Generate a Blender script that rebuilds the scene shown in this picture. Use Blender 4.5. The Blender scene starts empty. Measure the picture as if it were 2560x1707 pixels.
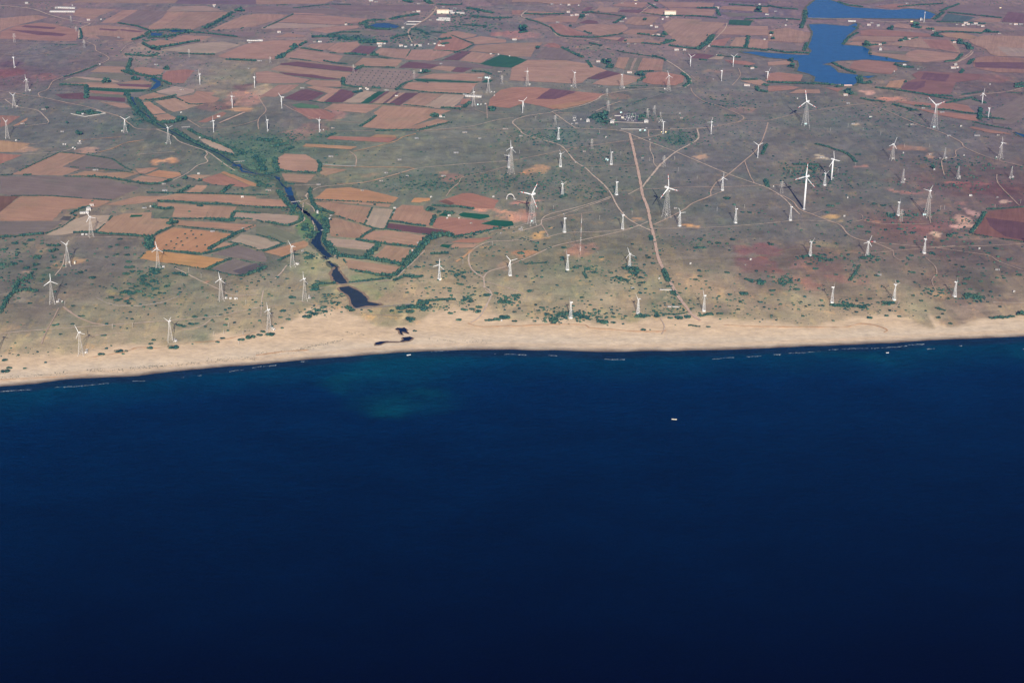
import bpy, math, random
import numpy as np
from mathutils import Vector, Matrix
from mathutils.geometry import tessellate_polygon

random.seed(7); rng = np.random.default_rng(7)
S = bpy.context.scene
COL = S.collection

# ------------------------------------------------------------------ camera
ALT = 1200.0                      # flying height, metres
FOC = 4400.0                      # focal length in photograph pixels (photo 2560 x 1707)
PITCH = math.radians(22.8)
ROLL = math.radians(1.08)
cp, sp, cr, sr = math.cos(PITCH), math.sin(PITCH), math.cos(ROLL), math.sin(ROLL)
FWD = Vector((0, cp, -sp)); R0 = Vector((1, 0, 0)); U0 = Vector((0, sp, cp))
RGT = R0 * cr + U0 * sr; UPV = -R0 * sr + U0 * cr
CAMPOS = Vector((0, 0, ALT))
cam = bpy.data.cameras.new('camera'); camo = bpy.data.objects.new('camera', cam); COL.objects.link(camo)
cam.sensor_width = 36.0; cam.lens = 36.0 * FOC / 2560.0
cam.clip_start = 5; cam.clip_end = 80000
M = Matrix((RGT, UPV, -FWD)).transposed().to_4x4(); M.translation = CAMPOS
camo.matrix_world = M
S.camera = camo
S.render.resolution_x = 1024; S.render.resolution_y = 682

def ground(px, py, z=0.0):
    """photograph pixel -> point of the ground at height z"""
    d = FWD + RGT * ((px - 1280.0) / FOC) - UPV * ((py - 853.5) / FOC)
    t = (z - ALT) / d.z
    return CAMPOS + d * t
def project(p):
    q = Vector(p) - CAMPOS; k = q.dot(FWD)
    return 1280.0 + FOC * q.dot(RGT) / k, 853.5 - FOC * q.dot(UPV) / k
def pix(t, u, v):
    if t < 0: return u, v
    return 640.0 * (t % 4) + u / 3.2, 490.0 * (t // 4) + v / 3.2
def at(t, u, v, z=0.0):
    return ground(*pix(t, u, v), z)
def mpp(t, u, v):
    """metres on the ground across one tile pixel here"""
    return (at(t, u + 10, v) - at(t, u, v)).length / (10.0)

# ------------------------------------------------------------------ light
SUN_EL, SUN_AZ = None, None
_d = (FWD + RGT * ((965 - 1280.0) / FOC) - UPV * ((1060 - 853.5) / FOC)).normalized()   # way the sunlight travels
SUN_EL = math.asin(-_d.z)
sd = bpy.data.lights.new('sun', 'SUN'); sd.energy = 5.0; sd.angle = math.radians(0.5); sd.color = (1.0, 0.93, 0.83)
so = bpy.data.objects.new('sun', sd); COL.objects.link(so); so.location = (0, 0, 900)
so.rotation_euler = _d.to_track_quat('-Z', 'Y').to_euler()
W = bpy.data.worlds.new('World'); S.world = W; W.use_nodes = True
nt = W.node_tree; nt.nodes.clear()
sky = nt.nodes.new('ShaderNodeTexSky'); sky.sky_type = 'NISHITA'; sky.sun_disc = False
sky.sun_elevation = SUN_EL; sky.sun_rotation = math.atan2(-_d.x, -_d.y); sky.altitude = 0; sky.dust_density = 1.0
bg = nt.nodes.new('ShaderNodeBackground'); bg.inputs['Strength'].default_value = 0.05
wo = nt.nodes.new('ShaderNodeOutputWorld')
nt.links.new(sky.outputs[0], bg.inputs[0]); nt.links.new(bg.outputs[0], wo.inputs[0])
S.view_settings.view_transform = 'Standard'; S.view_settings.look = 'None'; S.view_settings.gamma = 1.0
S.view_settings.exposure = 0.70
S.render.engine = 'CYCLES'
S.cycles.max_bounces = 6; S.cycles.volume_bounces = 1

# ------------------------------------------------------------------ helpers
def lin(c):
    c = c / 255.0
    return c / 12.92 if c <= 0.04045 else ((c + 0.055) / 1.055) ** 2.4
def L(r, g, b, k=1.0): return (lin(r) * k, lin(g) * k, lin(b) * k)

class NT:
    def __init__(s, name):
        s.m = bpy.data.materials.new(name); s.m.use_nodes = True; s.t = s.m.node_tree
        s.b = s.t.nodes['Principled BSDF']; s.o = s.t.nodes['Material Output']
    def n(s, typ, **kw):
        x = s.t.nodes.new(typ)
        for k, v in kw.items(): setattr(x, k, v)
        return x
    def l(s, a, b): s.t.links.new(a, b)
    def pos(s): return s.n('ShaderNodeNewGeometry').outputs['Position']
    def noise(s, vec, scale, detail=4, rough=0.55, stretch=None):
        if stretch:
            mp = s.n('ShaderNodeMapping'); mp.inputs['Scale'].default_value = stretch[0]; mp.inputs['Rotation'].default_value = (0, 0, stretch[1]); s.l(vec, mp.inputs[0]); vec = mp.outputs[0]
        x = s.n('ShaderNodeTexNoise'); x.inputs['Scale'].default_value = scale; x.inputs['Detail'].default_value = detail; x.inputs['Roughness'].default_value = rough
        s.l(vec, x.inputs['Vector']); return x.outputs['Fac']
    def ramp(s, f, a, b, lo, hi):
        x = s.n('ShaderNodeMapRange'); x.inputs[1].default_value = a; x.inputs[2].default_value = b; x.inputs[3].default_value = lo; x.inputs[4].default_value = hi
        s.l(f, x.inputs[0]); return x.outputs[0]
    def math(s, op, a, b):
        x = s.n('ShaderNodeMath', operation=op)
        for i, q in enumerate((a, b)):
            if isinstance(q, (int, float)): x.inputs[i].default_value = q
            else: s.l(q, x.inputs[i])
        return x.outputs[0]
    def scale(s, col, f):
        x = s.n('ShaderNodeVectorMath', operation='SCALE'); s.l(col, x.inputs[0])
        if isinstance(f, (int, float)): x.inputs['Scale'].default_value = f
        else: s.l(f, x.inputs['Scale'])
        return x.outputs[0]
    def mix(s, f, a, b):
        x = s.n('ShaderNodeMix', data_type='RGBA')
        for sock, q in ((x.inputs[0], f), (x.inputs[6], a), (x.inputs[7], b)):
            if isinstance(q, (int, float)): sock.default_value = q
            elif isinstance(q, tuple): sock.default_value = (*q, 1) if len(q) == 3 else q
            else: s.l(q, sock)
        return x.outputs[2]
    def bump(s, h, strength, dist):
        x = s.n('ShaderNodeBump'); x.inputs['Strength'].default_value = strength; x.inputs['Distance'].default_value = dist
        s.l(h, x.inputs['Height']); s.l(x.outputs[0], s.b.inputs['Normal'])
    def rough(s, r, spec=0.2):
        s.b.inputs['Roughness'].default_value = r; s.b.inputs['Specular IOR Level'].default_value = spec

def plain(name, col, rough=0.6, spec=0.3, var=0.12, sc=0.8):
    k = NT(name); f = k.ramp(k.noise(k.pos(), sc, 3), 0.3, 0.7, 1 - var, 1 + var)
    rgb = k.n('ShaderNodeRGB'); rgb.outputs[0].default_value = (*col, 1)
    k.l(k.scale(rgb.outputs[0], f), k.b.inputs['Base Color']); k.rough(rough, spec)
    return k.m

def link(o, parent=None):
    COL.objects.link(o)
    if parent is not None: o.parent = parent
    return o
def mesh_np(name, V, F, mats, nv=3):
    """V (n,3) array, F (m,nv) array"""
    me = bpy.data.meshes.new(name)
    V = np.asarray(V, np.float32); F = np.asarray(F, np.int32)
    me.vertices.add(len(V)); me.vertices.foreach_set('co', V.ravel())
    me.loops.add(F.size); me.loops.foreach_set('vertex_index', F.ravel())
    me.polygons.add(len(F)); me.polygons.foreach_set('loop_start', np.arange(0, F.size, nv, dtype=np.int32))
    me.update(calc_edges=True)
    for m in (mats if isinstance(mats, (list, tuple)) else [mats]): me.materials.append(m)
    return me
def vcol(me, C, name='col'):
    a = me.color_attributes.new(name, 'FLOAT_COLOR', 'POINT')
    C = np.concatenate([np.asarray(C, np.float32), np.ones((len(C), 1), np.float32)], 1)
    a.data.foreach_set('color', C.ravel())
def tag(o, label=None, cat=None, group=None, kind=None):
    if label: o['label'] = label
    if cat: o['category'] = cat
    if group: o['group'] = group
    if kind: o['kind'] = kind
    return o
def empty(name, loc, rz=0.0):
    o = bpy.data.objects.new(name, None); o.empty_display_size = 1; COL.objects.link(o)
    o.location = loc; o.rotation_euler = (0, 0, rz); return o

class MB:
    """collects boxes, bars, tubes as one mesh"""
    def __init__(s): s.v = []; s.f = []; s.mi = []
    def add(s, vs, fs, mi=0):
        k = len(s.v); s.v += [tuple(x) for x in vs]; s.f += [tuple(k + i for i in f) for f in fs]; s.mi += [mi] * len(fs)
    def box(s, c, d, mi=0, rz=0.0, taper=1.0):
        x, y, z = d[0] / 2, d[1] / 2, d[2] / 2; ca, sa = math.cos(rz), math.sin(rz); vs = []
        for k, q in ((-z, 1.0), (z, taper)):
            for a, b in ((-x, -y), (x, -y), (x, y), (-x, y)):
                a, b = a * q, b * q
                vs.append((c[0] + a * ca - b * sa, c[1] + a * sa + b * ca, c[2] + k))
        s.add(vs, [(0, 3, 2, 1), (4, 5, 6, 7), (0, 1, 5, 4), (1, 2, 6, 5), (2, 3, 7, 6), (3, 0, 4, 7)], mi)
    def bar(s, a, b, w, mi=0, w2=None, n=4):
        a, b = Vector(a), Vector(b); d = (b - a).normalized(); w2 = w if w2 is None else w2
        u = d.cross(Vector((0, 0, 1)) if abs(d.z) < 0.9 else Vector((1, 0, 0))).normalized(); v = d.cross(u)
        vs = []
        for p, r in ((a, w / 2), (b, w2 / 2)):
            for i in range(n):
                t = 2 * math.pi * (i + 0.5) / n; vs.append(p + u * (r * math.cos(t)) + v * (r * math.sin(t)))
        fs = [(i, (i + 1) % n, n + (i + 1) % n, n + i) for i in range(n)] + [tuple(range(n))[::-1], tuple(range(n, 2 * n))]
        s.add(vs, fs, mi)
    def prism(s, pts, z0, z1, mi=0):
        n = len(pts); vs = [(x, y, z0) for x, y in pts] + [(x, y, z1) for x, y in pts]
        s.add(vs, [(i, (i + 1) % n, n + (i + 1) % n, n + i) for i in range(n)] + [tuple(range(n))[::-1], tuple(range(n, 2 * n))], mi)
    def gable(s, c, d, rise, mi=0, rz=0.0, over=0.4):
        x, y = d[0] / 2 + over, d[1] / 2 + over; ca, sa = math.cos(rz), math.sin(rz)
        P = [(-x, -y, 0), (x, -y, 0), (x, y, 0), (-x, y, 0), (-x, 0, rise), (x, 0, rise), (-x, -y, -.15), (x, -y, -.15), (x, y, -.15), (-x, y, -.15)]
        s.add([(c[0] + a * ca - b * sa, c[1] + a * sa + b * ca, c[2] + k) for a, b, k in P],
              [(0, 1, 5, 4), (2, 3, 4, 5), (1, 2, 5), (3, 0, 4), (6, 9, 8, 7), (0, 6, 7, 1), (2, 8, 9, 3), (1, 7, 8, 2), (3, 9, 6, 0)], mi)
    def mesh(s, name, mats):
        me = bpy.data.meshes.new(name); me.from_pydata(s.v, [], s.f)
        for m in (mats if isinstance(mats, (list, tuple)) else [mats]): me.materials.append(m)
        me.polygons.foreach_set('material_index', s.mi); me.update(); return me
    def build(s, name, mats, parent=None):
        return link(bpy.data.objects.new(name, s.mesh(name, mats)), parent)
def copy_tree(o, parent=None):
    c = o.copy(); COL.objects.link(c)
    if parent is not None: c.parent = parent
    for ch in list(o.children): copy_tree(ch, c)
    return c

# value noise on numpy arrays (world metres)
def vnoise(x, y, s, seed=0):
    r = np.random.default_rng(seed); T = r.random((256, 256)).astype(np.float32)
    x = np.asarray(x) / s + 1000; y = np.asarray(y) / s + 1000
    xi = np.floor(x).astype(int); yi = np.floor(y).astype(int); fx = x - xi; fy = y - yi
    fx = fx * fx * (3 - 2 * fx); fy = fy * fy * (3 - 2 * fy)
    g = lambda a, b: T[a % 256, b % 256]
    return (g(xi, yi) * (1 - fx) + g(xi + 1, yi) * fx) * (1 - fy) + (g(xi, yi + 1) * (1 - fx) + g(xi + 1, yi + 1) * fx) * fy
def fbm(x, y, s, seed=0, o=4):
    t = 0; a = 1; n = 0
    for i in range(o): t = t + a * vnoise(x, y, s / 2 ** i, seed + i); n += a; a *= 0.5
    return t / n
HAZE = 2.9e-5
# ------------------------------------------------------------------ survey data, read off the photograph (tile, u, v)
# soil colour survey: tile u v r g b
SOIL = """0 300 450 118 112 122;0 60 600 125 98 108;0 300 900 112 112 115;0 700 1050 112 115 115;0 1400 600 135 120 125;0 1900 600 140 130 120;0 300 1300 118 115 112;0 1300 1300 115 118 110;0 800 50 120 110 125;0 1300 1000 110 115 112
0 1500 200 125 115 120;1 300 950 115 112 112;1 1700 950 118 122 115;1 1500 1200 115 120 112;1 400 1150 100 118 105;1 1300 1450 112 120 108;1 50 1200 92 118 102;1 900 1300 125 128 112;1 1000 280 102 115 120;1 1800 200 115 115 125;1 300 30 130 115 130;1 1500 700 130 122 118
2 1000 780 118 118 118;2 600 1000 115 118 118;2 1700 1100 118 115 118;2 1500 1350 115 112 116;2 300 1450 115 118 110;2 1700 600 122 115 120;2 500 380 120 115 125;2 1600 50 130 110 135;2 1000 1500 112 115 108
3 700 1050 112 112 115;3 1300 1150 112 112 118;3 400 900 112 112 112;3 1500 1400 120 102 102;3 800 1450 112 110 110;3 1900 900 120 105 115;3 300 30 115 105 130;3 900 700 130 115 112;3 1800 650 120 102 108;3 1900 1500 118 88 92
4 700 500 118 110 108;4 300 650 112 108 105;4 1000 1000 135 128 112;4 300 950 125 112 105;4 1600 950 140 135 115;4 500 1200 150 142 122;4 1200 1150 150 142 120;4 1900 650 130 122 110;4 1700 1100 155 145 125;4 100 1200 150 140 122;4 500 100 140 122 110
5 300 700 135 128 115;5 200 850 150 138 120;5 500 600 160 150 125;5 1400 450 135 125 110;5 1800 500 132 125 110;5 1700 650 140 132 112;5 1300 750 190 158 130;5 1480 780 185 155 128;5 1000 820 185 152 125;5 1000 650 130 140 110;5 150 550 110 112 105;5 1900 780 150 138 115;5 1000 950 140 135 105;5 1900 950 165 150 125;5 350 60 115 115 100
6 500 700 130 130 108;6 300 600 125 125 108;6 800 400 128 122 108;6 600 250 118 118 110;6 1500 300 115 112 110;6 1700 150 112 112 112;6 900 830 185 155 130;6 700 900 175 155 128;6 400 750 140 138 112;6 1150 850 120 128 105;6 1400 650 170 145 120;6 1600 720 165 142 118;6 1800 800 145 125 115;6 1500 550 125 115 108;6 1900 650 120 105 105;6 1800 1000 165 150 125;6 1000 60 112 112 108;6 200 900 170 150 125;6 100 830 160 145 122
7 300 650 127 98 92;7 200 480 118 96 92;7 100 300 112 108 110;7 600 250 115 110 110;7 1100 300 132 100 97;7 900 550 120 105 100;7 1600 500 112 97 98;7 1700 700 110 94 92;7 700 800 120 107 96;7 300 870 165 150 125;7 1200 900 172 152 127;7 1700 900 140 115 108"""
# patches with a colour of their own: tile u v half-width half-height r g b strength
SPOTS = """0 60 590 150 40 150 82 85 .8;0 350 620 130 20 165 100 95 .6;0 80 520 120 25 105 85 100 .6;0 1150 430 180 60 175 150 140 .7;0 1600 700 120 25 160 140 130 .6;0 1800 640 220 60 150 140 125 .5;0 1950 790 170 60 200 130 105 .9;0 1930 875 110 20 210 160 125 .9;0 1700 850 150 40 165 100 90 .6;0 1950 700 90 40 130 85 85 .7;0 1750 740 90 25 170 150 125 .6;0 1120 380 60 50 170 155 135 .5
0 700 1200 90 25 190 140 115 .8;0 1300 1285 110 22 205 155 120 .9;0 200 1200 70 25 170 140 120 .8;0 1950 1300 160 130 88 118 98 .5;0 1850 1200 150 80 92 118 100 .5;0 1150 900 90 160 95 115 105 .6;0 760 1365 80 12 160 130 105 .8;0 1250 690 110 60 90 115 95 .7;0 600 820 200 12 140 110 110 .5
1 60 1200 150 120 86 116 98 .5;1 250 1120 200 80 95 115 102 .4;1 60 1380 160 140 84 118 96 .5;1 350 1080 140 50 175 125 110 .6;1 640 920 90 50 180 115 100 .7;1 1700 30 260 30 120 95 115 .5;1 1250 300 180 60 95 118 105 .6;1 1600 120 260 70 100 115 118 .5;1 2000 280 130 25 190 110 105 .8;1 450 1030 120 50 165 110 100 .5;1 700 300 330 55 85 112 112 .6;1 1560 1420 90 40 195 130 105 .6;1 900 1400 80 25 170 140 115 .4;1 1660 830 140 70 120 115 115 .6;1 1240 1440 300 60 105 118 102 .5;1 60 720 90 50 180 155 135 .7
2 330 365 70 20 200 95 95 .9;2 100 280 140 30 190 115 110 .8;2 250 230 90 30 175 130 125 .5;2 650 385 90 30 120 140 115 .7;2 700 300 60 20 150 110 105 .4;2 430 1080 180 60 95 115 105 .6;2 1320 1110 120 50 92 112 102 .6;2 930 940 120 45 105 100 112 .8;2 560 950 120 50 100 105 115 .4;2 1700 820 130 40 100 110 115 .5;2 1850 880 120 35 170 130 120 .4;2 200 1370 120 25 190 150 120 .8;2 1420 790 260 40 125 115 118 .5;2 850 770 120 25 160 130 115 .6;2 1500 1265 80 15 190 155 135 .7;2 330 840 90 15 180 135 118 .6;2 1600 570 80 15 170 130 115 .5
3 800 740 60 20 220 150 125 .9;3 990 790 130 20 215 130 105 .8;3 660 700 100 30 120 120 105 .5;3 640 740 80 30 90 112 98 .7;3 120 1330 110 40 140 130 110 .5;3 240 1250 90 40 135 125 112 .5;3 430 1255 45 12 210 190 165 .8;3 750 1335 70 12 185 125 110 .8;3 1600 1455 200 14 200 95 85 .9;3 1580 1495 80 20 205 120 105 .7;3 1000 1530 60 15 205 130 105 .8;3 1150 1555 90 15 195 110 95 .7;3 1750 1500 260 60 130 75 80 .6;3 1300 1250 25 30 225 160 125 .8;3 1130 1190 140 14 170 130 110 .7;3 1400 1520 220 50 125 80 85 .5;3 300 620 160 60 105 110 105 .7;3 850 600 120 40 110 118 110 .6;3 1100 530 150 30 100 112 110 .5;3 1800 630 150 40 170 95 90 .5;3 1100 1440 260 30 125 100 98 .5;3 1550 900 60 90 100 112 100 .5;3 680 995 40 8 190 175 160 .8;3 1150 1000 35 8 190 175 165 .8
4 30 550 60 60 90 108 95 .6;4 620 520 70 30 195 155 120 .8;4 480 540 50 15 190 155 130 .6;4 1230 700 190 130 105 118 95 .5;4 900 780 40 25 165 150 115 .9;4 1670 690 30 8 210 130 100 .9;4 200 620 40 8 205 150 120 .7;4 150 800 150 30 160 148 135 .5;4 1030 850 40 10 195 150 115 .7;4 380 660 70 60 85 118 95 .4;4 1500 1060 90 25 190 165 135 .7;4 1100 1230 200 40 145 138 110 .8;4 1500 650 160 40 165 150 125 .4;4 200 1180 250 60 150 142 118 .4;4 1960 830 150 110 160 148 125 .5;4 1100 90 160 30 140 135 110 .6;4 1300 130 90 40 120 130 105 .7;4 650 110 110 30 100 115 100 .7;4 350 1160 60 60 140 115 105 .3
5 90 770 120 60 165 150 130 .4;5 450 560 110 60 165 158 125 .7;5 390 560 60 120 150 150 115 .5;5 620 560 110 40 165 150 120 .7;5 340 130 60 100 120 135 90 .6;5 420 240 90 110 88 128 85 .8;5 520 210 70 140 95 130 88 .7;5 480 360 90 60 150 142 115 .6;5 690 560 60 60 170 150 125 .7;5 900 650 160 30 125 145 105 .8;5 870 740 100 40 130 150 105 .7;5 960 790 60 30 130 150 105 .6;5 1050 1010 90 50 128 130 100 .6;5 1000 930 150 30 140 136 106 .6;5 990 1000 80 35 130 132 100 .6;5 1150 980 40 60 215 190 150 .8;5 1010 1110 150 40 160 148 125 .7;5 920 1120 60 15 130 140 105 .8;5 1080 1130 90 25 140 140 130 .7;5 680 740 80 25 205 175 140 .6;5 640 910 90 12 220 160 120 .8;5 580 700 90 30 105 125 90 .6;5 750 500 60 60 175 160 130 .5;5 1900 120 180 14 225 140 100 .9;5 1850 410 40 10 215 165 125 .8;5 1700 450 60 20 200 150 110 .5;5 1650 850 100 40 175 155 130 .5;5 1790 930 70 80 215 188 155 .8;5 1980 560 60 50 190 140 105 .5;5 1000 170 20 20 120 110 95 .3;5 380 40 60 30 150 135 110 .5;5 1960 650 20 6 215 160 115 .7;5 570 490 60 30 175 165 140 .7
6 70 60 90 20 215 130 100 .8;6 60 160 120 50 220 140 105 .8;6 210 50 60 14 215 140 110 .9;6 280 40 30 8 215 135 110 .7;6 220 310 60 25 215 170 115 .9;6 320 270 50 6 215 175 125 .9;6 570 430 150 50 180 125 98 .9;6 100 480 130 30 185 140 110 .7;6 1000 190 40 18 200 150 115 .9;6 1430 225 80 22 210 160 115 .9;6 750 530 20 12 215 170 120 .9;6 660 620 30 6 210 150 110 .7;6 1950 430 200 50 145 88 88 .9;6 1950 560 160 60 140 88 88 .8;6 1850 500 60 30 130 100 100 .5;6 1480 700 110 60 190 160 130 .6;6 1150 760 60 30 185 160 130 .6;6 1260 800 18 70 205 180 150 .8;6 1180 750 40 12 210 150 115 .8;6 1250 890 40 10 215 160 120 .6;6 1650 900 160 40 130 120 112 .7;6 600 960 300 40 120 120 100 .4;6 250 200 90 30 135 130 110 .4;6 1200 450 90 80 150 135 110 .5;6 1100 480 60 60 165 145 115 .3;6 1600 1050 120 50 190 160 130 .6;6 1200 1050 60 60 215 185 155 .7;6 1900 770 200 40 165 140 115 .4;6 950 1000 200 40 160 148 118 .6;6 1050 330 60 90 140 125 110 .3
7 60 620 90 40 165 85 80 .8;7 330 715 120 28 175 95 80 .9;7 240 680 120 20 180 105 90 .7;7 250 545 110 30 180 120 110 .6;7 560 660 110 40 170 95 85 .7;7 740 690 80 25 160 85 80 .7;7 500 560 110 30 125 85 85 .6;7 1100 230 160 60 140 85 88 .6;7 1240 280 120 40 155 88 90 .7;7 1400 260 110 60 155 85 90 .7;7 1620 125 55 25 210 145 135 .9;7 1560 210 60 60 205 165 150 .8;7 1640 250 60 40 200 160 145 .7;7 1520 260 60 20 215 165 155 .8;7 1550 50 50 15 200 120 105 .7;7 1870 45 50 18 225 185 170 .9;7 1870 125 40 8 220 190 170 .9;7 1340 318 45 8 215 180 165 .9;7 500 150 80 20 200 160 115 .9;7 570 200 60 10 205 165 120 .8;7 870 198 80 8 200 130 95 .8;7 1250 50 120 12 200 140 110 .5;7 400 390 160 25 150 135 110 .6;7 650 455 120 8 190 130 95 .5;7 1850 495 40 8 200 110 80 .6;7 1700 350 200 20 170 120 105 .6;7 1320 790 100 30 185 150 125 .5;7 1650 900 200 35 165 145 130 .5;7 1300 1080 50 10 190 140 115 .8;7 1400 1030 60 15 140 130 110 .6;7 100 800 180 50 170 155 128 .6;7 1150 880 200 30 178 165 135 .6;7 1100 560 100 60 140 120 108 .4;7 1520 440 80 10 120 100 85 .2;7 60 180 60 20 150 130 110 .3;7 500 30 120 40 105 105 102 .5;7 1400 480 90 40 115 95 90 .4"""
# coast and inner edge of the beach (photograph pixels are derived below)
SHORE = "4 -300 1560 0 1527 300 1500 520 1468 800 1450 1100 1440 1400 1402 1750 1372;5 0 1352 400 1310 800 1278 1200 1250 1500 1235;6 0 1231 300 1235 700 1248 1000 1243 1500 1235;7 0 1218 500 1195 1000 1175 1500 1145 2048 1125 2500 1100"
INNER = "4 -300 1330 0 1300 250 1310 500 1290 700 1275 850 1240 1100 1215 1300 1230 1550 1195 1800 1130;5 0 1110 200 1060 300 990 420 945 620 925 760 940 880 985 1000 1060 1150 1075 1250 1040 1330 1000 1400 930 1600 930 1800 940;6 0 1010 250 1020 500 1020 700 1030 1000 1000 1180 975 1400 965 1500 960 1700 1010;7 0 1035 300 1040 600 1040 750 990 1000 955 1300 965 1330 1070 1450 1050 1700 1000 2048 965 2500 950"
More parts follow.
